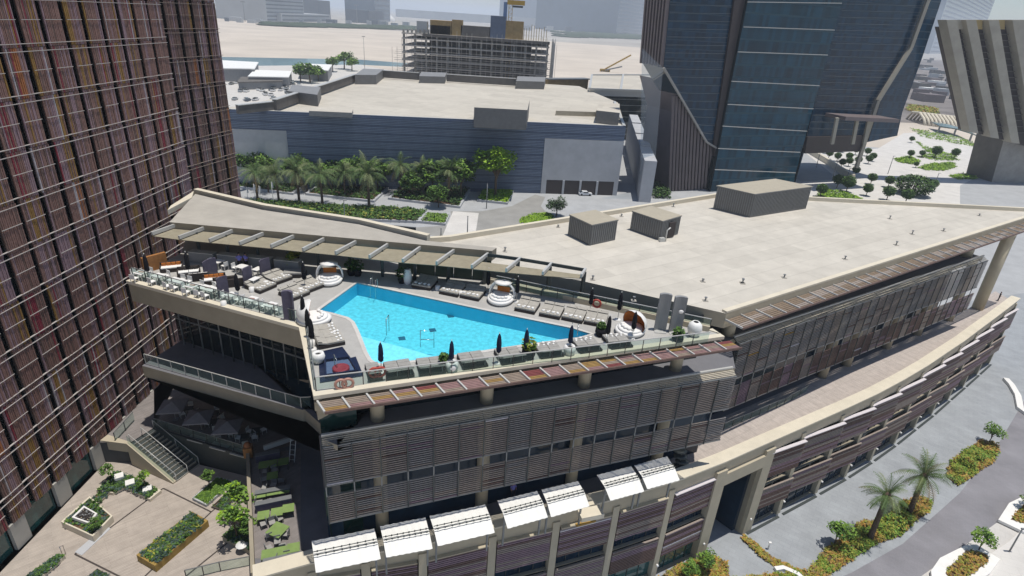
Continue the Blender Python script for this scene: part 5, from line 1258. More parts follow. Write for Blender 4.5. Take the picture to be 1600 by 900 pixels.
pot_plant('big round dark pot with a spiky yellow-green plant at the front edge', (825, 560), .55, .9, leafr=.6, mats=[('leaf_yellow', 2), ('leaf_mid', 2)])
pot_plant('dark pot with a small plant left of the first white pod table', (694, 574), .35, .6, leafr=.4)
pot_plant('dark round pot with a plant near the pointed end of the pool', (938, 524), .5, .7, leafr=.35)
pot_plant('round dark pot with a low bush against the front railing at the pointed end', (1058, 533), .5, .5, leafr=.5)
for k, (x, y) in enumerate(((549, 430), (559, 431), (628, 442), (456, 421), (462, 407))):
    pot_plant(['dark pot with a shaded bush behind the canopied shell bed', 'dark pot with a shaded bush, right neighbour behind the canopied shell bed', 'dark pot with a bush left of the slim white urn', 'pot with a yellow-green plant on the shaded lounge', 'tall yellow-green plant in the bar shade'][k], (x, y), .4, .7, leafr=.65, mats=[('leaf_dark', 3), ('leaf_mid', 1)] if k < 3 else [('leaf_yellow', 3), ('leaf_mid', 1)])
# ---- lifebuoys
def buoy(label, q, m, dz=.75, n_=1, rz=AF):
    p = at(*q, POOL); b = MB(); o = fo * .1 if rz == AF else V(0, 0, 0)
    b.tube([p + V(math.cos(rz) * math.cos(a) * .36, math.sin(rz) * math.cos(a) * .36, dz + math.sin(a) * .36) for a in [2 * PI * k / 20 for k in range(21)]], .1, m, 8, cap=False)
    b.build('lifebuoy', label=label, cat='lifebuoy', group='lifebuoys on the railings')
buoy('red lifebuoy on the front railing, left of the pair beside the single lounger', (586, 596), 'red_plastic'); buoy('red lifebuoy on the front railing, right of the pair beside the single lounger', (594.5, 595), 'red_plastic')
buoy('faded pink lifebuoy low on the railing by the plunge pool, left one', (533, 609), 'pink_plastic', .45); buoy('faded pink lifebuoy low on the railing by the plunge pool, right one', (544, 607.5), 'pink_plastic', .45)
buoy('red lifebuoy on the rear railing behind the loungers', (931, 485), 'red_plastic', .7, rz=AB)
# ---- plunge pool
t = thing('plunge_pool', 'dark navy tiled plunge pool at the left front corner of the deck', 'pool', at(530, 575, POOL))
q = [at(x, y, POOL) for x, y in ((497, 551), (535, 542.5), (548, 560), (556, 558), (568, 588), (500, 599))]
b = MB(); b.prism(q, POOL + .001, POOL + .06, 'navy_tile'); b.build('tiled_floor', t)
q = [at(x, y, POOL) for x, y in ((507, 566), (546, 561), (560, 584), (508, 592))]; cc = sum(q, Vector()) / 4
b = MB()
for i in range(4):
    a, c = q[i], q[(i + 1) % 4]; a2, c2 = lerp(a, cc, .12), lerp(c, cc, .12); b.prism([a, c, c2, a2], POOL + .06, POOL + .32, 'navy_tile')
b.build('raised_rim', t)
b = MB(); b.face([Z3(lerp(p, cc, .12), POOL + .2) for p in q], 'pool_water'); b.build('water', t)
b = MB(); p = at(533, 580, POOL); b.lathe(p, [(.5, .06), (.62, .3), (.5, .36), (.3, .25), (.001, .25)], 'slat_maroon', 16); b.build('round_seat', t)
b = MB(); hrail(b, at(527, 579, POOL), at(523, 570, POOL), .9, 'steel', .03); b.build('handrail', t)
# ---- dining sets near the left railing
def chair_parts(m='white_paint', seat='towel'):
    b = MB(); b.box((0, 0, .45), (.5, .5, .06), seat); s_ = [('seat', b)]
    b = MB(); b.box((0, .24, .68), (.5, .05, .42), m); s_.append(('backrest', b))
    for x in (-.22, .22):
        for y in (-.22, .22): b = MB(); b.box((x, y, .22), (.045, .045, .44), m); s_.append(('leg', b))
    return s_
def table_parts(w_, l_, m='white_paint', leg='metal_pale', h=.74):
    b = MB(); b.box((0, 0, h), (w_, l_, .05), m); s_ = [('table_top', b)]
    for x in (-1, 1):
        for y in (-1, 1): b = MB(); b.box((x * (w_ / 2 - .08), y * (l_ / 2 - .08), h / 2 - .01), (.06, .06, h - .03), leg); s_.append(('leg', b))
    return s_
ADL = ang(DL, DM)
sets = [((223, 437), 1.0, 'white dining table at the far left end of the railing'), ((250, 442), 1.0, 'white dining table second along the left railing'), ((279, 450), 1.7, 'long white dining table in the middle of the left railing'),
        ((303, 458), 1.0, 'white dining table along the left railing, right of the long one'), ((327, 462), 1.7, 'long white dining table next to the dark purple screen'),
        ((363, 472), .8, 'small white table first after the dark purple screen'), ((395, 479), .8, 'small white table between the purple screen and the curved screen'), ((425, 488), .8, 'small white table just left of the curved screen'),
        ((342, 419), .9, 'white table in the shade line below the bar, left one'), ((379, 427), .9, 'white table below the two staff members'), ((404, 431), .7, 'small white table left of the second striped bed'), ((399, 447), .6, 'tiny white table beside the first striped bed')]
for k, (q, w_, lab) in enumerate(sets):
    p = at(*q, POOL); inst('dining_table#%g' % w_, lambda w_=w_: table_parts(w_, .9), lab, 'table', p, ADL, 'white tables on the pool deck')
    e = Vector((math.cos(ADL), math.sin(ADL), 0)); o = Vector((-e.y, e.x, 0))
    spots = [(e * -(w_ / 2 + .35), ADL + PI / 2), (e * (w_ / 2 + .35), ADL - PI / 2)] if w_ < 1.2 else [(o * .75 + e * .4, ADL), (o * .75 - e * .4, ADL), (o * -.75 + e * .4, ADL + PI), (o * -.75 - e * .4, ADL + PI)]
    if w_ == 1.0: spots = spots[:1] + [(o * .75, ADL), (o * -.75, ADL + PI)]
    if w_ <= .7: spots = []
    for ci, (dv, rz) in enumerate(spots):
        side = ('left' if dv.x < 0 else 'right') if len(spots) < 3 else ('far ' if dv.y > 0 else 'near ') + ('left' if dv.x < 0 else 'right')
        if len(spots) == 3: side = ['left', 'far', 'near'][ci]
        inst('dining_chair', chair_parts, 'white chair, ' + side + ' side of the ' + ' '.join(lab.replace('white dining', 'dining').split()[:9]), 'chair', p + dv, rz + U(-.2, .2), 'white chairs at the pool deck tables')
    if k in (0, 3, 6, 7, 4):
        b = MB(); b.box((p.x, p.y, POOL + .79), (.5, .14, .05), 'pink_plastic', ADL + .2); b.build('table_runner', label='pinkish folded cloth on the ' + lab[:50].replace('just ', ''), cat='cloth')
def sofa_parts(cm):
    b = MB(); b.box((0, 0, .2), (1.9, .85, .38), 'rattan'); s_ = [('base', b)]
    b = MB(); b.box((0, .38, .55), (1.9, .12, .5), 'rattan'); s_.append(('backrest', b))
    for x in (-.92, .92): b = MB(); b.box((x, 0, .42), (.1, .8, .3), 'rattan'); s_.append(('armrest', b))
    b = MB(); b.box((0, -.05, .44), (1.7, .7, .1), 'towel'); s_.append(('seat_cushion', b))
    for k in range(4): b = MB(); b.box((-.62 + k * .41, .24, .62), (.36, .14, .3), cm); s_.append(('back_cushion', b))
    return s_
for q, rz, c, lab in (((269, 423), .45, 'rattan_orange', 'dark rattan sofa with orange cushions at the left end of the lounge'), ((336, 442), .45, 'rattan_orange', 'dark rattan sofa with orange cushions in the middle of the lounge'),
                      ((296, 430), .45, 'rattan', 'dark rattan sofa right of the left orange one'), ((311, 437), PI + .45, 'towel', 'dark rattan sofa with pale cushions facing away from the bar'), ((366, 446), PI + .5, 'rattan', 'dark rattan sofa beside the single tables'), ((352, 447), .5, 'rattan', 'low dark rattan seat right of the middle orange sofa')):
    inst('sofa#' + c, lambda c=c: sofa_parts(c), lab, 'sofa', at(*q, POOL), rz, 'rattan sofas in the lounge')
inst('lounge_bed', lambda: [('base', (lambda b: (b.box((0, 0, .2), (2.1, 1.2, .36), 'rattan'), b)[1])(MB())), ('mattress', (lambda b: (b.box((0, 0, .44), (2.0, 1.1, .14), 'cushion_grey'), b)[1])(MB()))], 'low grey lounge bed in the shade edge beside the yellow-green plants', 'daybed', at(461, 431, POOL), .2)
b = MB(); p = at(241, 423, POOL); b.box((p.x, p.y + .3, POOL + .75), (2.2, .3, 1.5), 'wood_orange', 1.0); b.build('wooden_screen', label='orange brown wooden screen against the slatted tower at the deck corner', cat='screen')
# bar counters in the shade
for k in range(4):
    p, q_ = at(300 + k * 44, 408 + k * 4, POOL), at(338 + k * 44, 412 + k * 4, POOL)
    b = MB(); b.bar(Z3(p, POOL + .55), Z3(q_, POOL + .55), .7, 1.1, 'plant_grey'); b.bar(Z3(p, POOL + 1.13), Z3(q_, POOL + 1.13), .8, .06, 'metal_pale')
    b.build('bar_counter', label='grey bar counter section under the pergola, ' + ['leftmost of the four', 'second from the left', 'behind the staff members', 'rightmost, beside the yellow-green plant'][k], cat='bar counter', group='bar counters')
# ---- people
def person(label, p, rz, shirt, trous='cloth_black', sitting=False, h=1.72, arm=0):
    p = Vector(p); t = thing('person', label, 'person', p, rz)
    vs = [(0, 0, .92), (0, 0, 1.15), (0, 0, 1.38), (0, 0, 1.52), (0, .0, 1.62), (-.1, 0, .88), (-.12, .02, .48), (-.12, 0, .06), (-.12, -.14, .03), (.1, 0, .88), (.13, -.05, .48), (.13, .05, .06), (.13, -.09, .03),
          (-.19, 0, 1.4), (-.26, -.02, 1.13), (-.24, -.16 - arm * .1, .95 + arm * .2), (.19, 0, 1.4), (.27, .02, 1.13), (.25, -.12 - arm * .3, .92 + arm * .3), (0, 0, 1.70)]
    es = [(0, 1), (1, 2), (2, 3), (3, 4), (4, 19), (0, 5), (5, 6), (6, 7), (7, 8), (0, 9), (9, 10), (10, 11), (11, 12), (2, 13), (13, 14), (14, 15), (2, 16), (16, 17), (17, 18)]
    rs = [.14, .13, .15, .06, .095, .1, .065, .045, .035, .1, .065, .045, .035, .065, .045, .035, .065, .045, .035, .06]
    me = D.meshes.new('body'); me.from_pydata(vs, es, []); o = D.objects.new('body', me); COL.objects.link(o); o.parent = t
    sk = o.modifiers.new('skin', 'SKIN'); sk.use_smooth_shade = True; o.modifiers.new('sub', 'SUBSURF').levels = 1
    for v_, r_ in zip(me.skin_vertices[0].data, rs): v_.radius = (r_, r_ * .8)
    me.skin_vertices[0].data[0].use_root = True
    me.materials.append(MATS['skin'])
    b = MB(); b.lathe((0, 0, 0), [(.165, .93), (.17, 1.1), (.2, 1.35), (.15, 1.46), (.08, 1.5)], shirt, 14, 1, .68)
    for s_ in (-1, 1): b.tube([(s_ * .17, 0, 1.42), (s_ * .26, -.01, 1.2)], [.085, .065], shirt, 8)
    b.build('shirt', t, local=True)
    b = MB(); b.lathe((0, 0, 0), [(.17, .86), (.165, .98)], trous, 14, 1, .7)
    b.tube([(-.1, 0, .92), (-.12, .02, .5), (-.12, 0, .1)], [.115, .085, .065], trous, 8); b.tube([(.1, 0, .92), (.13, -.05, .5), (.13, .05, .1)], [.115, .085, .065], trous, 8); b.build('trousers', t, local=True)
    b = MB(); b.ico((0, .015, 1.69), .105, 'hair', 10, 6, (1, 1.05, .9)); b.build('hair', t, local=True)
person('staff member in a blue-violet shirt standing at the bar, left of the two', at(376, 421, POOL), .3, 'cloth_blue'); person('staff member in a blue-violet shirt reaching an arm out at the bar', at(386, 421, POOL), -.4, 'cloth_blue', arm=1)
person('person in dark clothes standing at the far end of the timber roof terrace', at(1559, 470, TER), 1.0, 'cloth_black')
person('person in a pale violet shirt on the front terrace between two white awnings', at(801, 777, TER + .5), .4, 'cloth_blue')

# ================================================================== FRONT TERRACE BITS
t = thing('notice_board', 'pale notice board with blue panel on the shaded front terrace', 'sign', at(640, 806, TER))
a, c = at(624, 803, TER), at(660, 797, TER)
b = MB(); b.bar(Z3(a, TER + 1.35), Z3(c, TER + 1.35), .12, 2.0, 'white_paint'); b.build('board', t)
b = MB(); b.bar(Z3(lerp(a, c, .2), TER + 1.5) + fo * .08, Z3(lerp(a, c, .8), TER + 1.5) + fo * .08, .03, .6, 'sign_blue'); b.bar(Z3(lerp(a, c, .25), TER + .9) + fo * .08, Z3(lerp(a, c, .7), TER + .9) + fo * .08, .03, .18, 'sign_blue'); b.build('panel', t)
t = thing('spiral_ornament', 'black spiral shaped metal ornament beside the rightmost white awning', 'ornament', at(1059, 735, TER))
p = at(1059, 735, TER)
for k in range(4):
    b = MB(); b.lathe(p + V(math.sin(k * 1.7) * .25, 0, .35 + k * .65), [(.001, .0), (.55, .12), (.62, .24), (.3, .3), (.001, .25)], 'metal_dark', 12, 1.2, .8); b.build('blade', t)
b = MB(); b.tube([p, p + V(0, 0, 3)], .05, 'metal_dark', 8); b.build('pole', t)
b = MB(); a, c = at(905, 806, TER + 1), at(940, 799, TER + 1); b.bar(a, c, 1.1, .5, 'coping'); b.build('ledge_box', label='beige ledge box between the fifth and sixth white awnings', cat='ledge')

# ---- green tables on the left terrace
GT = [((413, 729), 'first row left'), ((425, 727), 'first row middle'), ((443, 724), 'first row right, in the shade'), ((426, 746), 'second row'), ((407, 775), 'third row left'), ((426, 771), 'third row middle'), ((444, 768), 'third row right, in the shade'),
      ((412, 808), 'fourth row left, behind the grey divider'), ((433, 803), 'fourth row middle, behind the grey divider'), ((451, 797), 'fourth row right, in the shade'), ((419, 869), 'last row left'), ((439, 865), 'last row middle'), ((459, 859), 'last row right')]
TA_ = ang(T1, T2)
for q, lab in GT:
    p = at(*q, TER + .5); inst('green_table', lambda: table_parts(.95, .95, 'green_top', 'metal_dark'), 'square green topped table on the side terrace, ' + lab, 'table', Z3(p, TER), TA_ + PI / 2 - .1, 'green tables on the side terrace')
inst('green_table#d', lambda: table_parts(1.35, 1.35, 'green_top', 'metal_dark'), 'largest green table, turned like a diamond in the middle of the side terrace', 'table', Z3(at(434, 831, TER + .5), TER), TA_ + PI / 4, 'green tables on the side terrace')
GC = [(415, 738), (429, 736), (412, 750), (440, 752), (414, 763), (427, 759), (405, 785), (424, 784), (412, 820), (425, 818), (437, 812), (419, 838), (447, 836), (433, 848), (420, 858), (441, 855), (428, 876), (448, 872)]
def rel(q, lst):
    j = min(lst, key=lambda t_: (t_[0][0] - q[0]) ** 2 + (t_[0][1] - q[1]) ** 2)
    dx, dy = q[0] - j[0][0], q[1] - j[0][1]
    return ('right of' if dx > 0 else 'left of') if abs(dx) > abs(dy) else ('below' if dy > 0 else 'above'), j[1]
for k, q in enumerate(GC):
    q = (q[0] + (k % 2) * .6, q[1])
    inst('terrace_chair', lambda: chair_parts('metal_grey', 'cushion_grey'), 'grey chair ' + rel(q, GT + [((434, 829), 'large diamond one')])[0] + ' the green table, ' + rel(q, GT + [((434, 829), 'large diamond one')])[1], 'chair', Z3(at(*q, TER + .3), TER), TA_ + (k % 4) * PI / 2 + U(-.4, .4), 'grey chairs at the green tables')
for k, (qa, qb, h) in enumerate((((400, 782), (455, 772), .9), ((400, 800), (457, 788), .9), ((412, 889), (474, 876), .8), ((400, 722), (438, 714), .8))):
    b = MB(); a, c = at(*qa, TER), at(*qb, TER); b.bar(Z3(a, TER + h / 2), Z3(c, TER + h / 2), .45, h, 'fabric_purple'); b.bar(Z3(a, TER + h + .02), Z3(c, TER + h + .02), .5, .05, 'metal_grey')
    b.build('bench_divider', label='long grey upholstered bench back between the green tables, ' + ['third row side', 'fourth row side', 'at the bottom end', 'at the top end'][k], cat='bench', group='bench backs on the side terrace')
b = MB(); p = at(389, 712, TER); b.box((p.x, p.y, TER + .6), (.8, .8, 1.1), 'wood_orange', .3); b.ico((p.x, p.y, TER + 1.3), .35, 'slat_orange', 8, 5); b.build('wooden_planter', label='orange wooden box planter where the black wall meets the side terrace', cat='planter')
t = thing('ladder', 'pale folding ladder leaning in the shade above the green tables', 'ladder', at(456, 715, TER)); p = at(456, 722, TER)
b = MB()
for dx in (-.25, .25): b.bar(p + V(dx, 0, 0), p + V(dx, 1.2, 2.6), .06, .06, 'metal_pale')
b.build('rail', t); b = MB()
for k in range(6): b.bar(p + V(-.25, k * .22, .3 + k * .42), p + V(.25, k * .22, .3 + k * .42), .05, .05, 'metal_pale')
b.build('rung', t)
# ---- open grey umbrellas on the shaded terrace
def umb_parts():
    b = MB(); s_ = 1.7
    for k in range(4):
        a, c = [Vector((math.cos(PI / 4 + j * PI / 2) * s_ * 1.3, math.sin(PI / 4 + j * PI / 2) * s_ * 1.3, 2.25)) for j in (k, k + 1)]
        b.face([a, c, (0, 0, 2.95)], 'fabric_umbrella'); b.face([c, a, a + V(0, 0, -.18), c + V(0, 0, -.18)], 'fabric_umbrella')
    ps = [('canopy', b)]; b = MB(); b.tube([(0, 0, 0), (0, 0, 2.9)], .035, 'metal_pale', 8); ps.append(('pole', b))
    b = MB(); b.box((0, 0, .05), (.7, .7, .1), 'metal_grey'); ps.append(('base', b)); return ps
for k, q in enumerate(((268, 663), (309, 680), (354, 695))):
    inst('open_umbrella', umb_parts, 'open square grey umbrella on the shaded terrace, ' + ['nearest the slatted tower', 'in the middle of the three', 'nearest the green tables'][k], 'umbrella', at(*q, TER) + V(0, .8, 0), .2, 'grey umbrellas on the shaded terrace', .78)
SP = [(300, 668), (330, 676), (345, 690), (378, 700), (290, 655), (395, 690), (330, 662)]
SL = ['left of the first umbrella', 'under the middle umbrella', 'under the right umbrella', 'right of the right umbrella', 'nearest the slatted tower', 'nearest the green tables', 'between the first two umbrellas']
for k, q in enumerate(SP):
    p = at(*q, TER) + V(0, .9, 0); inst('terrace_table', lambda: table_parts(.8, .8, 'metal_dark', 'metal_dark'), 'dark shaded table under the balcony, ' + SL[k], 'table', p, .3, 'dark tables in the shade')
    for j in range(3):
        a = j * 2.1 + k; inst('shade_chair', lambda: chair_parts('metal_pale', 'towel'), 'pale chair, ' + ['first', 'second', 'third'][j] + ' one round the dark table ' + SL[k], 'chair', p + V(math.cos(a) * .75, math.sin(a) * .75, 0), a - PI / 2, 'chairs in the shade')
b = MB(); a, c = at(412, 700, TER + 1), at(470, 680, TER + 1); b.bar(a, c, .25, .5, 'metal_pale'); b.build('trough', label='long pale trough across the shaded end of the upper terrace', cat='trough')

# ================================================================== PLANTS
def palm_mesh(fr=26, L=2.9, droop=1.0, seed=1, mats=(('palm_green', 5), ('palm_pale', 3), ('palm_dry', .6)), h=6.0, tr=.22, leaflets=15):
    random.seed(seed); tk = MB(); pts = []; lean = (U(-.3, .3), U(-.3, .3))
    for k in range(9): t_ = k / 8; pts.append((lean[0] * t_ ** 2, lean[1] * t_ ** 2, h * t_))
    tk.tube(pts, [tr * (1.35 if k == 0 else 1.05 - .03 * k + (.05 if k % 2 else 0)) for k in range(9)], 'bark', 9)
    tk.ico((lean[0], lean[1], h - .1), tr * 1.5, 'bark', 9, 5, (1, 1, 1.4)); fm = MB(); top = Vector((lean[0], lean[1], h + .1))
    for i in range(fr):
        a = i * 2.399 + U(-.2, .2); el_ = math.radians(U(0, 82) if i < fr * .85 else U(-45, -10)); Lf = L * U(.8, 1.1); d = Vector((math.cos(a) * math.cos(el_), math.sin(a) * math.cos(el_), math.sin(el_))); p = top.copy(); seg = 9; m_ = pick(mats)
        if el_ < -.4: m_ = pick([('palm_dry', 2), ('palm_pale', 1)])
        for k in range(seg):
            q = p + d * (Lf / seg); side = d.cross(Vector((0, 0, 1)));
            if side.length < .05: side = Vector((1, 0, 0))
            side.normalize(); upv = side.cross(d).normalized(); wl = .6 * math.sin(PI * min(.98, (k + .9) / (seg + .4))) ** .7 * L / 2.9
            fm.face([p - side * .03, p + side * .03, q + side * .025, q - side * .025], m_)
            for sg in (-1, 1):
                for j in (0, .5):
                    r_ = p + (q - p) * j; e = r_ + side * sg * wl * U(.8, 1.05) + d * wl * .55 + upv * (-wl * .28) + Vector((0, 0, -wl * .15)); ww = Lf / seg * .13
                    fm.face([r_ - d * ww, r_ + d * ww, e], m_)
            d = (d + Vector((0, 0, -.125 * droop * (1 + k * .12)))).normalized(); p = q
    random.seed(seed + 77); return [('trunk', tk), ('crown', fm)]
def tree_mesh(seed, h, cr, mats, n=900, trunk=.16, sz=.2, clumps=9, sq=.8, gap=.0):
    random.seed(seed); tk = MB(); tk.tube([(0, 0, 0), (U(-.1, .1), U(-.1, .1), h * .35), (U(-.2, .2), U(-.2, .2), h * .6)], [trunk, trunk * .8, trunk * .55], 'bark', 8); cm = MB()
    for c in range(clumps):
        a = c * 2.4; rr = cr * U(.3, .75); cz = h * .62 + U(-.25, .55) * cr * sq; cp = Vector((math.cos(a) * rr, math.sin(a) * rr, cz)); 
        if c == 0: cp = Vector((0, 0, h - cr * .4))
        tk.tube([(0, 0, h * U(.3, .5)), tuple(lerp((0, 0, h * .5), cp, .5)), tuple(cp)], [trunk * .5, trunk * .3, trunk * .12], 'bark', 6)
        r_ = cr * U(.34, .52); mm = pick([(mats, 1)]); tone = pick(mats)
        for _ in range(n // clumps):
            aa, bb = U(0, 2 * PI), math.acos(U(-1, 1)); q = r_ * U(.55, 1.08); p = cp + Vector((math.sin(bb) * math.cos(aa) * q, math.sin(bb) * math.sin(aa) * q, math.cos(bb) * q * .8)); leaf(cm, p, sz * U(.6, 1.4), tone if rnd() < .6 else pick(mats))
    random.seed(seed + 5); return [('trunk', tk), ('crown', cm)]
def shrub_mesh(seed, r, mats, n=260, sz=.12, sq=.8):
    random.seed(seed); b = MB(); s_ = MB(); s_.tube([(0, 0, 0), (0, 0, r * .8)], .04, 'bark', 6)
    leafball(b, (0, 0, r * sq), r, n, mats, sz, sq); return [('foliage', b), ('stem', s_)]
# street palms
palms = [inst('palm_tree#s1', lambda: palm_mesh(34, 3.0, 1.0, 3, h=6.8, tr=.3), 'date palm with upright crown on the street verge, left one of the two', 'palm tree', at(1358, 843, 0), .4, 'street palms'),
         inst('palm_tree#s2', lambda: palm_mesh(34, 3.6, 1.0, 8, h=5.9, tr=.3), 'date palm with wide drooping crown on the street verge, right one of the two', 'palm tree', at(1420, 801, 0), 1.4, 'street palms')]
GM = [('leaf_mid', 3), ('leaf_light', 3), ('leaf_dark', 1)]
for k, (q, s_, lab) in enumerate((((1303, 852), 1.05, 'small airy green tree on the verge left of the date palms'), ((1544, 693), 1.0, 'small green tree at the far end of the planted verge'), ((1527, 864), 1.0, 'small green tree in the white edged bed across the road'), ((1100, 893), .8, 'dense dark green shrub tree at the foot of the curved facade'), ((1075, 905), .7, 'lower dark green shrub tree at the bottom edge beside the ochre bed'), ((1602, 800), .9, 'small tree in the second white edged bed at the right edge'))):
    inst('street_tree#%d' % (k % 3), lambda k=k: tree_mesh(40 + k % 3, 3.6, 1.5, GM if k != 3 else [('leaf_dark', 2), ('leaf_mid', 2)], 700, .07, .15), lab, 'tree', at(*q, 0), k * 1.3, 'small street trees', s_)
# planted verges
def bed(name, poly, z, m, h=.1):
    b = MB(); b.prism(poly, z - .02, z + h, m); return b.build(name, kind='structure')
def pip(p, poly):
    c = False; j = len(poly) - 1
    for i in range(len(poly)):
        if ((poly[i][1] > p[1]) != (poly[j][1] > p[1])) and (p[0] < (poly[j][0] - poly[i][0]) * (p[1] - poly[i][1]) / (poly[j][1] - poly[i][1]) + poly[i][0]): c = not c
        j = i
    return c
def cover(name, label, poly, z, n, size, mats, hmax=.5, r=.35, cat='plants', tuft=False, tone=None):
    b = MB(); xs = [p[0] for p in poly]; ys = [p[1] for p in poly]; k = 0; tries = 0
    while k < n and tries < n * 12:
        tries += 1; p = (U(min(xs), max(xs)), U(min(ys), max(ys)))
        if not pip(p, poly): continue
        k += 1; hh = hmax * (.45 + .55 * noise.noise(Vector((p[0] * .7, p[1] * .7, 0))) + U(0, .25)); hh = max(.08, hh); mt = pick(mats)
        if tone: mt = tone(p, mt)
        for _ in range(7):
            if tuft:
                a = U(0, 6.28); e = Vector((math.cos(a) * .35 * hh + U(-.1, .1), math.sin(a) * .35 * hh + U(-.1, .1), hh)); s_ = size
                c0_ = Vector((p[0] + U(-.12, .12), p[1] + U(-.12, .12), z)); sd = Vector((math.sin(a), -math.cos(a), 0)) * s_ * .35
                b.face([c0_ - sd, c0_ + sd, c0_ + e * .7 + sd * .6, c0_ + e + Vector((0, 0, -.1 * hh))], mt)
            else: leaf(b, Vector((p[0] + U(-r, r), p[1] + U(-r, r), z + hh * U(.2, 1))), size * U(.6, 1.4), mt)
    return b.build(name, kind='stuff', label=label, cat=cat)
L_ = lambda pts, z=0: [at(x, y, z) for x, y in pts]
v1 = L_([(1140, 905), (1262, 893), (1290, 860), (1312, 843), (1335, 826), (1345, 815), (1362, 815), (1392, 800), (1408, 785), (1432, 778), (1456, 783), (1452, 800), (1430, 815), (1408, 838), (1370, 850), (1335, 872), (1305, 893), (1270, 915)])
v0 = L_([(1158, 842), (1163, 838), (1180, 850), (1205, 872), (1240, 888), (1262, 893), (1250, 905), (1215, 888), (1190, 872)])
v2 = L_([(1478, 745), (1484, 722), (1505, 706), (1532, 690), (1558, 695), (1560, 706), (1552, 722), (1520, 745), (1497, 760)])
vb = L_([(1030, 905), (1062, 882), (1112, 868), (1135, 880), (1140, 905)])
for pl in (v0, v1, v2, vb): bed('planting_soil', pl, 0.02, 'soil')
OC = [('leaf_ochre', 4), ('leaf_yellow', 3), ('palm_dry', 1)]
def tone1(p, mt):
    v = noise.noise(Vector((p[0] * .33, p[1] * .33, 3)))
    return pick([('leaf_yellow', 3), ('leaf_light', 3)]) if v > .06 else mt
cover('ground_cover', 'ochre and yellow-green ground cover on the street verge around the date palms', v1, .1, 1500, .13, OC, .55, .2, tone=tone1)
cover('ground_cover', 'ochre and bright green ground cover on the farther verge', v2, .1, 900, .13, OC, .55, .2, tone=tone1)
cover('ground_cover', 'thin ochre planting strip curving from the building portal', v0, .1, 420, .12, OC, .3, .15)
cover('ground_cover', 'ochre planting at the foot of the curved facade by the bottom edge', vb, .1, 400, .13, OC, .3, .2)
for k, (x, y, r_) in enumerate(((1398, 822, 1.2), (1384, 832, 1.0), (1410, 812, 1.0), (1510, 726, 1.2), (1525, 716, 1.1), (1497, 738, .9), (1322, 866, .9), (1338, 852, 1.0))):
    inst('grass_clump#%d' % (k % 2), lambda k=k: shrub_mesh(60 + k, 1.0, [('leaf_yellow', 3), ('leaf_light', 3), ('leaf_mid', 1)], 330, .12, .6), 'rounded yellow-green grass clump on the verge, ' + ['between the two palms', 'just right of the left palm trunk', 'beside the right palm trunk', 'middle of the farther verge', 'below the farther small tree', 'near end of the farther verge', 'beside the airy small tree', 'left of the left palm trunk'][k], 'shrub', at(x, y, 0.1), k, 'grass clumps on the verge', r_)
# white edged beds across the road
def white_bed(label, outer, inner, z=.14):
    t = thing('white_planter', label, 'planter', at(*outer[0], z)); o = L_(outer, z); i_ = L_(inner, z)
    b = MB(); b.prism(o, z, z + .35, 'white_stone'); b.build('rim', t); b = MB(); b.prism(i_, z + .352, z + .36, 'soil'); b.build('soil', t)
    cover('bed_planting', 'ochre planting in the ' + label[:60], i_, z + .36, 260, .13, OC, .35, .15)
white_bed('white edged angular bed across the road with a small tree', [(1453, 895), (1467, 875), (1507, 855), (1524, 854), (1561, 877), (1545, 899), (1520, 915), (1455, 912)], [(1478, 895), (1500, 873), (1516, 862), (1541, 872), (1543, 880), (1510, 905), (1480, 908)])
white_bed('second white edged bed at the right edge', [(1558, 815), (1575, 789), (1625, 765), (1660, 790), (1640, 840), (1600, 835)], [(1577, 815), (1592, 798), (1625, 782), (1635, 800), (1615, 825)])
b = MB(); ln = L_([(1575, 595), (1584, 605), (1594, 622), (1598, 642), (1610, 650)]); o2 = offset_line(ln, .9)
for i in range(4): b.prism([ln[i], ln[i + 1], o2[i + 1], o2[i]], 0, .5, 'white_stone')
b.build('white_kerb', label='curved white kerb wall at the right edge beyond the farther verge', cat='kerb')
b = MB(); ln = L_([(1208, 889), (1222, 887), (1246, 897), (1262, 912)]); o2 = offset_line(ln, .5)
for i in range(3): b.prism([ln[i], ln[i + 1], o2[i + 1], o2[i]], 0, .4, 'white_stone')
b.build('white_kerb', label='curved white kerb at the bottom edge below the portal', cat='kerb')
def lampost(label, q, h, z=0, arm=True, m='metal_grey', r=.07):
    p = at(*q, z); t = thing('street_lamp', label, 'lamp post', p); b = MB(); b.tube([p, p + V(0, 0, h)], [r * 1.3, r], m, 8); b.build('pole', t)
    b = MB(); b.box((p.x + (.35 if arm else 0), p.y, p.z + h), (.9 if arm else .3, .25, .12), m); b.build('lamp_head', t)
lampost('slim lamp post on the raised pavement beside the white edged bed', (1577, 862), 3.6, .14)
lampost('short white bollard lamp on the paving below the portal', (1200, 858), 1.0, 0, False, 'white_paint')

# ---- plaza planting
def box_planter(label, q, h, m, z=PLZ, fill=(('leaf_mid', 2), ('leaf_blue', 2), ('leaf_dark', 2)), n=420, name='planter_box', hmax=.5, sz=.13):
    P = L_(q, z + h); P = [Z3(p, 0) for p in P]; c_ = sum(P, Vector()) / len(P); t = thing(name, label, 'planter', Z3(c_, z)); I = [lerp(p, c_, .09) for p in P]
    b = MB()
    for i in range(len(P)): j = (i + 1) % len(P); b.prism([P[i], P[j], I[j], I[i]], z, z + h, m)
    b.build('rim', t); b = MB(); b.prism(I, z + .02, z + h - .12, 'soil'); b.build('soil', t)
    cover('planter_plants', 'low plants in the ' + ' '.join(label.split()[:11]), I, z + h - .12, n, sz, list(fill), hmax, .15)
    return t
box_planter('long ochre steel planter box slanting across the timber plaza', ((213, 867), (242, 884), (325, 813), (300, 799)), .75, 'corten', fill=(('leaf_blue', 3), ('leaf_mid', 2), ('leaf_yellow', 1), ('leaf_dark', 2)), n=620)
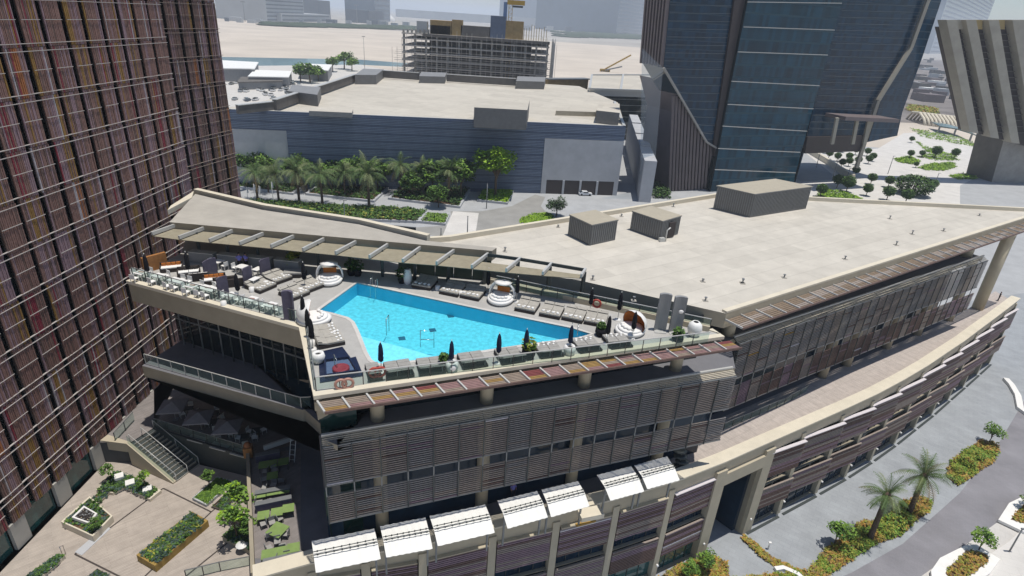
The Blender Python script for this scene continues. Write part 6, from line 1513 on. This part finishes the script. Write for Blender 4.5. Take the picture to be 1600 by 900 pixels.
box_planter('grey rimmed lawn bed with one small tree below the black wall', ((300, 778), (339, 744), (366, 751), (322, 789)), .3, 'stone_clad', fill=(('leaf_mid', 3), ('leaf_light', 2)), n=600, hmax=.22, sz=.08)
box_planter('brown planter with tall thin trees against the side terrace wall', ((347, 838), (364, 820), (402, 836), (397, 862)), .6, 'beige_dark', n=300)
box_planter('cream planter box with a white top bench beside the side terrace wall', ((346, 795), (352, 789), (385, 806), (382, 817)), .6, 'beige', n=160)
box_planter('cream edged bed of shrubs by the slatted tower with white lamp cubes', ((150, 766), (172, 739), (187, 735), (252, 766), (234, 780), (195, 760), (176, 770)), .35, 'coping', n=420, hmax=.45)
box_planter('cream edged bed below the pebble basin at the left', ((95, 815), (140, 775), (176, 806), (145, 838)), .7, 'coping', n=200, hmax=.3)
box_planter('brown square bed with a dark centre stone near the slatted tower', ((133, 784), (163, 763), (173, 769), (150, 789)), .2, 'beige_dark', n=50, hmax=.2)
box_planter('thin cream edged planting strip at the bottom left corner', ((35, 905), (90, 866), (101, 868), (60, 905)), .35, 'coping', n=200, hmax=.3)
box_planter('small dark bed beside the lawn bed at the foot of the side terrace wall', ((330, 792), (372, 752), (384, 760), (348, 798)), .15, 'dark_joint', n=60, hmax=.2)
box_planter('narrow dark bed at the bottom edge of the plaza', ((140, 898), (152, 888), (170, 899), (150, 915)), .2, 'dark_joint', n=60, hmax=.3)
t = thing('pebble_basin', 'square basin of dark pebbles with a white scalloped rim at the left', 'basin', at(133, 800, PLZ)); P = L_([(112, 808), (131, 790), (152, 802), (140, 818)], PLZ + 1.1); c_ = sum(P, Vector()) / 4
b = MB()
for i in range(4): j = (i + 1) % 4; b.prism([P[i], P[j], lerp(P[j], c_, .2), lerp(P[i], c_, .2)], PLZ + .8, PLZ + 1.1, 'white_paint')
b.build('rim', t); b = MB(); random.seed(2)
for k in range(150):
    u, v_ = rnd(), rnd(); p = lerp(lerp(P[0], P[1], u), lerp(P[3], P[2], u), v_); p = lerp(p, c_, .15); b.ico((p.x, p.y, PLZ + 1.0), U(.06, .12), 'rattan' if rnd() < .7 else 'metal_grey', 6, 4)
b.build('pebbles', t); b = MB(); b.prism([lerp(p, c_, .1) for p in P], PLZ, PLZ + .95, 'beige_dark'); b.build('base', t)
for k, (x, y) in enumerate(((186, 744), (203, 754), (230, 764))):
    b = MB(); p = at(x, y, PLZ + .5); b.box((p.x, p.y, PLZ + .45), (.75, .75, .3), 'white_paint', .6); b.build('lamp_cube', label='flat white cube in the cream edged bed, ' + ['nearest the tower', 'middle one with a dark top', 'nearest the stair'][k], cat='cube lamp', group='white cubes in the bed')
b = MB(); q = L_([(117, 863), (165, 822), (173, 826), (128, 868)], PLZ); b.prism(q, PLZ, PLZ + .04, 'stone_clad'); b.build('stone_strip', kind='structure')
TM = [('leaf_mid', 3), ('leaf_dark', 2), ('leaf_light', 1)]
for k, (q, s_, var_, lab) in enumerate((((327, 762), .62, 0, 'small round tree in the grey rimmed lawn bed'), ((173, 752), .62, 1, 'small bushy tree at the tower side of the cream edged bed'), ((228, 764), .6, 2, 'small thin tree at the stair side of the cream edged bed'), ((152, 832), .5, 1, 'small light green shrub below the pebble basin'),
                                        ((378, 812), 1.25, 2, 'tall thin light green tree against the side terrace wall, upper one'), ((371, 846), 1.2, 2, 'tall thin light green tree in the brown planter, lower one'), ((392, 850), .9, 0, 'low tree in the brown planter at the wall'))):
    inst('plaza_tree#%d' % var_, lambda v_=var_: tree_mesh(70 + v_, 3.6, [1.1, 1.2, 1.0][v_], TM if v_ < 2 else [('leaf_light', 3), ('leaf_bright', 1), ('leaf_mid', 2)], 520, .05, .13, 7, [.6, .6, 1.5][v_]), lab, 'tree', at(*q, PLZ + .2), k, 'small plaza trees', s_)
b = MB(); p = at(378, 853, PLZ + .6); b.lathe((p.x, p.y, PLZ + .5), [(.001, .5), (.45, .3), (.5, .25)], 'white_paint', 12); b.tube([(p.x, p.y, PLZ + .4), (p.x, p.y, PLZ + 1)], .04, 'metal_grey', 6); b.build('mushroom_lamp', label='white mushroom lamp in the brown planter', cat='lamp')
railing('glass railing at the bottom edge of the plaza beside the front parapet', [at(292, 906, PLZ), at(345, 893, PLZ), at(392, 884, PLZ)])
b = MB(); hrail(b, at(98, 868, PLZ), at(103, 866, PLZ), 1.0); b.build('bicycle_hoop', label='small metal hoop at the left end of the plaza strip', cat='hoop')

# ---- garden in front of the mall
def planter_bed(label, q, rim='stone_clad', h=.7, mats=(('leaf_dark', 4), ('leaf_mid', 2)), n=500, hmax=1.0, sz=.35):
    P = L_(q, 0); c_ = sum(P, Vector()) / len(P); t = thing('raised_bed', label, 'planter', c_); I = [p + (c_ - p).normalized() * 1.0 for p in P]
    b = MB()
    for i in range(len(P)): j = (i + 1) % len(P); b.prism([P[i], P[j], I[j], I[i]], 0, h, rim)
    b.build('rim', t); b = MB(); b.prism(I, 0, h - .15, 'soil'); b.build('soil', t)
    cover('bed_shrubs', 'shrubs filling the ' + label[:70], I, h - .15, n, sz, list(mats), hmax, .6)
planter_bed('left grey rimmed palm bed in front of the mall', ((352, 292), (458, 305), (489, 285), (395, 277)))
planter_bed('middle grey rimmed palm bed in front of the mall', ((477, 305), (585, 317), (615, 289), (510, 284)))
planter_bed('right grey rimmed palm bed in front of the mall', ((606, 312), (719, 326), (736, 297), (636, 289)), n=700, hmax=2.0)
planter_bed('small bed with a bright green hedge and the lime tree', ((745, 315), (793, 320), (803, 300), (758, 295)), mats=(('leaf_bright', 4), ('leaf_light', 2)), n=900, hmax=.9)
planter_bed('long front bed of mixed green plants along the road', ((388, 315), (500, 322), (640, 329), (670, 334), (655, 349), (560, 346), (470, 336), (390, 327)), mats=(('leaf_mid', 3), ('leaf_dark', 2), ('leaf_yellow', .7)), n=1500, hmax=1.2)
planter_bed('pale green end of the front bed by the crossing', ((668, 335), (703, 338), (696, 353), (655, 349)), mats=(('leaf_light', 4), ('leaf_grey', 1)), n=400, hmax=.5)
cover('lawn', 'bright green lawn beside the round dark shrub tree', L_([(812, 347), (818, 340), (835, 334), (858, 333), (868, 345), (830, 352)]), .05, 500, .3, [('leaf_bright', 3), ('leaf_light', 2)], .3, .6)
PP = [((403, 314), 1.1, 'front row, leftmost'), ((436, 316), 1.1, 'front row, second from the left'), ((468, 318), 1.25, 'front row, third, standing before the first gap'), ((504, 321), 1.2, 'front row, fourth'), ((539, 308), 1.0, 'middle bed centre'), ((577, 327), 1.35, 'front row, end of the middle bed'),
      ((626, 303), 1.2, 'left end of the right bed'), ((661, 306), 1.1, 'middle of the right bed'), ((701, 312), 1.2, 'right end of the right bed'), ((440, 286), 1.2, 'rear of the left bed'), ((497, 288), 1.2, 'rear of the middle bed, tallest'), ((536, 290), 1.05, 'rear of the middle bed, right'), ((420, 300), .95, 'inside the left bed'), ((480, 300), .9, 'near the gap between left and middle beds')]
random.seed(31)
for k, (q, s_, lab) in enumerate(PP):
    inst('palm_tree#g%d' % (k % 3), lambda k=k: palm_mesh(36, 3.5, 1.25, 12 + k % 3, h=4.9, tr=.2, mats=(('palm_green', 5), ('palm_pale', 3))), 'date palm in front of the mall, ' + lab, 'palm tree', at(*q, 0), k * 1.1, 'palms in front of the mall', s_ * 1.5)
BT = [((412, 281), 6.5, 'behind the left palm bed'), ((470, 282), 6.5, 'between the left and middle palm beds'), ((520, 285), 5.5, 'behind the middle palm bed, left'), ((556, 288), 6.5, 'behind the middle palm bed, centre'), ((590, 290), 6, 'behind the middle palm bed, right'), ((676, 296), 7, 'behind the right palm bed, centre'), ((720, 299), 7.5, 'behind the right palm bed, right end'), ((645, 300), 5, 'inside the right palm bed'), ((387, 275), 7, 'at the foot of the slatted tower'), ((685, 314), 4.2, 'low at the front of the right palm bed')]
for k, (q, h_, lab) in enumerate(BT):
    inst('garden_tree#%d' % (k % 2), lambda k=k: tree_mesh(80 + k % 2, 6, 2.6, [('leaf_mid', 4), ('leaf_light', 3), ('leaf_dark', 1)], 1900, .15, .28, 13), 'round green tree before the mall wall, ' + lab, 'tree', at(q[0], q[1] + 10, 0), k, 'green trees in front of the mall', h_ / 6 * 1.7)
inst('lime_tree', lambda: tree_mesh(91, 8.5, 3.4, [('leaf_bright', 5), ('leaf_light', 2), ('leaf_mid', 1)], 2200, .22, .3, 13, 1.0), 'tall lime green tree standing alone right of the palm beds', 'tree', at(774, 309, 0), 0, None, 2.0)
inst('round_shrub_tree', lambda: tree_mesh(93, 4.2, 2.5, [('leaf_grey', 4), ('leaf_dark', 3)], 1500, .15, .24, 12, .8), 'round grey-green shrub tree by the curve of the road', 'tree', at(869, 338, 0), 0, None, 1.25)
# road behind the building
sheet('road', L_([(560, 350), (700, 372), (790, 380), (880, 360), (862, 342), (845, 322), (852, 308), (836, 304), (800, 322), (752, 330), (704, 330), (705, 352), (640, 356)]), .012, 'asphalt_pale' if mat('asphalt_pale', (.30, .295, .28), .9, .2, var=.12, scale=.2) else '')
sheet('crossing', L_([(708, 330), (748, 333), (742, 372), (690, 372)]), .018, 'pale_paving')
for k, (x, y, yt) in enumerate(((396, 320, 287), (404, 320, 290), (424, 322, 284), (384, 316, 292))):
    p = at(x + 4, y, 0); zt = hz(p, x, yt); t = thing('flag_pole', 'white flag pole at the left of the mall garden, ' + ['second from the tower', 'third from the tower', 'rightmost, with the drooping flag', 'nearest the slatted tower'][k], 'flag pole', p, 0, 'flag poles')
    b = MB(); b.tube([p, (p.x, p.y, zt)], [.1, .05], 'white_paint', 8); b.build('pole', t); b = MB(); b.box((p.x + .25, p.y, zt - 1.0), (.4, .06, 1.5), 'far_pale'); b.build('flag', t)
def lpx(label, q, yt, arm=False):
    p = at(*q, 0); lampost(label, q, hz(p, q[0], yt), 0, arm, r=.12)
lpx('grey lamp post with a bent top at the front bed by the road', (539, 346), 313, True); lpx('dark post at the crossing behind the roof', (730, 372), 338); lpx('lamp post at the corner of the hedge bed', (760, 326), 287); lpx('short post left of the crossing', (689, 368), 357)
# white car in the garage
t = thing('parked_car', 'white car parked in the mall garage opening', 'car', at(914, 305, 0), am + PI / 2)
def carm():
    prof = [(-2.2, .35), (-2.2, .85), (-1.2, .95), (-.6, 1.45), (1.2, 1.5), (2.0, 1.0), (2.2, .8), (2.2, .35)]
    b = MB(); P = [(.9, y, z) for y, z in prof]; Q = [(-.9, y, z) for y, z in prof]; b.face(P, 'car_paint'); b.face(Q[::-1], 'car_paint')
    for i in range(len(P)): j = (i + 1) % len(P); b.face([P[j], P[i], Q[i], Q[j]], 'glass_dark' if i in (2, 4) else 'car_paint')
    return b
b = carm(); b.build('body', t, local=True)
for x in (-.85, .85):
    for y in (-1.4, 1.4): b = MB(); b.tube([(x - .12, y, .35), (x + .12, y, .35)], .35, 'rubber', 14); b.build('wheel', t, local=True)
b = MB(); b.box((.92, 0, 1.15), (.02, 1.6, .35), 'glass_dark'); b.box((-.92, 0, 1.15), (.02, 1.6, .35), 'glass_dark'); b.build('side_window', t, local=True)

# ---- garden of the towers (right)
sheet('plaza_paving', L_([(1236, 312), (1248, 222), (1330, 236), (1372, 232), (1412, 208), (1470, 205), (1560, 240), (1556, 262), (1500, 290), (1500, 330), (1400, 340)]), .012, 'pale_paving')
sheet('painted_court_shadow', L_([(1245, 285), (1250, 232), (1300, 272), (1310, 280)]), .02, 'garden_paving')  # darker paving sheet painted in for the wedge of shadow by the tower
b = MB(); ln = L_([(1252, 232), (1292, 256), (1332, 282)]); 
for i in range(2): b.bar(Z3(ln[i], 1.2), Z3(ln[i + 1], 1.2), 1.2, 2.4, 'coping')
b.build('garden_wall', label='cream slanting wall beside the glass tower court', cat='wall')
for k, (pl, h, lab) in enumerate((([(1398, 249), (1420, 244), (1437, 252), (1425, 257), (1405, 254)], .8, 'oval lawn left of the round hedge beds'), ([(1433, 262), (1455, 256), (1490, 254), (1493, 261), (1475, 267), (1445, 266)], .9, 'crescent lawn in the middle of the white paving'),
                                  ([(1428, 219), (1450, 231), (1490, 242), (1498, 251), (1460, 251), (1432, 245), (1452, 240)], .9, 'curved bed around three ball trees'), ([(1483, 275), (1512, 272), (1545, 260), (1550, 268), (1520, 281), (1495, 280)], 1.0, 'lawn wedge beside the ribbed building stem'),
                                  ([(1272, 309), (1290, 296), (1320, 300), (1350, 313), (1300, 314)], .8, 'lawn patch just beyond the roof parapet'), ([(1420, 200), (1440, 204), (1500, 215), (1540, 232), (1500, 226), (1440, 214)], 1.2, 'long green bed below the teal canopy'))):
    cover('lawn', lab, L_(pl), .03, 420, .38, [('leaf_bright', 3), ('leaf_light', 3), ('leaf_mid', 1)], h, .8, 'lawn')
ball = lambda: [('trunk', (lambda b: (b.tube([(0, 0, 0), (0, 0, 1.6)], .12, 'bark', 7), b)[1])(MB())), ('crown', (lambda b: (leafball(b, (0, 0, 2.6), 1.65, 900, [('leaf_dark', 4), ('leaf_mid', 3)], .24, .85), b.ico((0, 0, 2.6), 1.35, 'leaf_dark', 12, 8, (1, 1, .8)), b)[2])(MB()))]
BL = [((1360, 288), 1.1, 'alone on the white paving left of the big dark bush'), ((1387, 293), 1.15, 'touching the left side of the big dark bush'), ((1424, 302), 3.0, 'the huge dark one'), ((1455, 298), 1.1, 'touching the right side of the big dark bush'), ((1385, 313), 1.3, 'yellowish, below the big dark bush'), ((1414, 318), 1.3, 'half hidden by the roof parapet'), ((1353, 306), 1.1, 'above the lawn patch by the parapet'),
      ((1322, 300), 1.5, 'in the group behind the large roof enclosure'), ((1307, 294), 1.3, 'at the left of the group behind the large roof enclosure'), ((1281, 308), 1.2, 'next to the large roof enclosure'), ((1421, 247), 1.0, 'on the oval lawn'), ((1439, 246), .9, 'left of the three in the curved bed'), ((1460, 247), 1.5, 'largest of the curved bed'), ((1490, 248), 1.3, 'right of the curved bed'), ((1423, 223), .9, 'at the top tip of the curved bed'), ((1430, 262), .7, 'between the two lawns')]
for a_ in ((1269, 232), (1291, 240), (1294, 248), (1307, 252), (1314, 262), (1325, 260), (1315, 238), (1336, 242), (1325, 252), (1339, 258), (1354, 244), (1356, 256), (1362, 252), (1335, 275)):
    BL.append((a_, 1.0, None))
gl = ['beside the cream wall, nearest the tower', 'beside the cream wall, second', 'beside the cream wall, third', 'beside the cream wall, in the middle of the grove', 'beside the cream wall, near its lower end', 'centre of the grove', 'top of the grove under the entrance', 'top of the grove, second', 'middle of the grove', 'lower middle of the grove', 'top right of the grove', 'right side of the grove', 'outermost right of the grove', 'at the lower end of the cream wall']
gi = 0
inst('large_bush', lambda: shrub_mesh(99, 1.0, [('leaf_dark', 5), ('leaf_mid', 2)], 2600, .07, .55), 'huge dark clipped bush on the white paving of the tower garden', 'bush', at(1424, 304, 0), 0, None, 7.0)
for q, s_, lab in BL:
    if s_ == 3.0: continue
    if lab is None: lab = gl[gi]; gi += 1
    inst('ball_tree', ball, 'clipped ball tree, ' + lab, 'tree', at(*q, 0), U(0, 6), 'clipped ball trees', s_ * 1.05)
for k, (q, yt) in enumerate((((1387, 272), 243), ((1460, 290), 270), ((1275, 262), 235), ((1300, 282), 240), ((1320, 290), 262))):
    p = at(*q, 0); lampost(['thin lamp post on the white paving left of the oval lawn', 'thin lamp post right of the big dark bush', 'thin lamp post beside the cream wall near the tower', 'thin lamp post at the middle of the cream wall', 'thin lamp post at the lower end of the cream wall'][k], q, hz(p, q[0] + 4, yt), 0, True, r=.12)
# rows of pale curved ribs and a teal canopy beyond
t = thing('ribbed_pergola', 'row of pale curved ribs beyond the tower garden', 'pergola', at(1475, 195, 0))
for k in range(12):
    x = 1446 + k * 6.2; b = MB(); p0, p1 = at(x, 196 + k * .8, 0), at(x + 7, 188 + k * .8, 0)
    b.tube([p0, p0 + V(0, 4, 4), p0 + V(2, 14, 7), p0 + V(4, 26, 6), p0 + V(5, 32, 0)], .9, 'coping', 6); b.build('rib', t)
t = thing('teal_canopy', 'teal glass canopy curving below the ribbed building', 'canopy', at(1500, 215, 0)); ln = L_([(1465, 208), (1490, 212), (1515, 220), (1540, 232)]); o2 = [p + V(8, 22, 0) for p in ln]
for i in range(3): b = MB(); b.prism([ln[i], ln[i + 1], o2[i + 1], o2[i]], 4, 4.6, 'glass_teal'); b.build('roof_panel', t); b = MB(); b.bar(Z3(ln[i], 0), Z3(ln[i], 4.6), .8, .8, 'metal_grey'); b.build('post', t)
cover('flower_field', 'strip of yellow flowering ground beyond the tower garden', L_([(1417, 172), (1422, 164), (1462, 170), (1465, 178), (1430, 177)]), .1, 500, .9, [('leaf_yellow', 3), ('leaf_ochre', 2), ('leaf_bright', 1)], 2.0, 2.0)
random.seed(14)
for k in range(46):
    x, y = U(1425, 1500), U(92, 160); p = at(x, y, 0); w_ = U(6, 22); b = MB(); b.prism([(p.x, p.y), (p.x + w_, p.y), (p.x + w_, p.y + w_ * .8), (p.x, p.y + w_ * .8)], 0, U(2, 8), pick([('far_pale', 2), ('concrete_dark', 3), ('white_panel', 1), ('brown_fin', 2)]))
    b.build('yard_building', label='small yard building in the dense quarter between the glass tower and ribbed building', cat='building', group='buildings in the far quarter')
# trees by the far yard
for k, (q, s_) in enumerate((((470, 128), 2.6), ((485, 130), 3.0), ((498, 127), 2.4), ((520, 112), 2.6), ((538, 108), 3.2), ((550, 111), 2.4))):
    inst('yard_tree', lambda: tree_mesh(97, 5, 2.6, [('leaf_mid', 2), ('leaf_light', 2)], 800, .2, .35, 9, .6), 'broad green tree in the yard beside the mall roof, ' + ['leftmost', 'largest of the left three', 'right of the left three', 'left of the right three', 'tallest of the right three', 'rightmost'][k], 'tree', at(*q, 0), k, 'trees in the far yard', s_)
cover('hedge', 'dark hedge in the passage under the flared glass tower', L_([(1022, 310), (1024, 240), (1032, 240), (1045, 310)]), 0, 500, .5, [('leaf_dark', 4), ('leaf_mid', 1)], 3.0, 1.0, 'hedge')

# ------------------------------------------------------------------ haze
hz_ = MB(); hz_.box((0, 0, 119), (50000, 50000, 242), 'sand'); ho = hz_.build('haze', kind='stuff')
hm = D.materials.new('haze'); hm.use_nodes = True; hn = hm.node_tree; hn.nodes.clear()
o_ = hn.nodes.new('ShaderNodeOutputMaterial'); pv = hn.nodes.new('ShaderNodeVolumePrincipled')
pv.inputs['Density'].default_value = 0.00016; pv.inputs['Color'].default_value = (0.78, 0.87, 1.0, 1); pv.inputs['Anisotropy'].default_value = 0.0
hn.links.new(pv.outputs[0], o_.inputs['Volume']); ho.data.materials.clear(); ho.data.materials.append(hm)
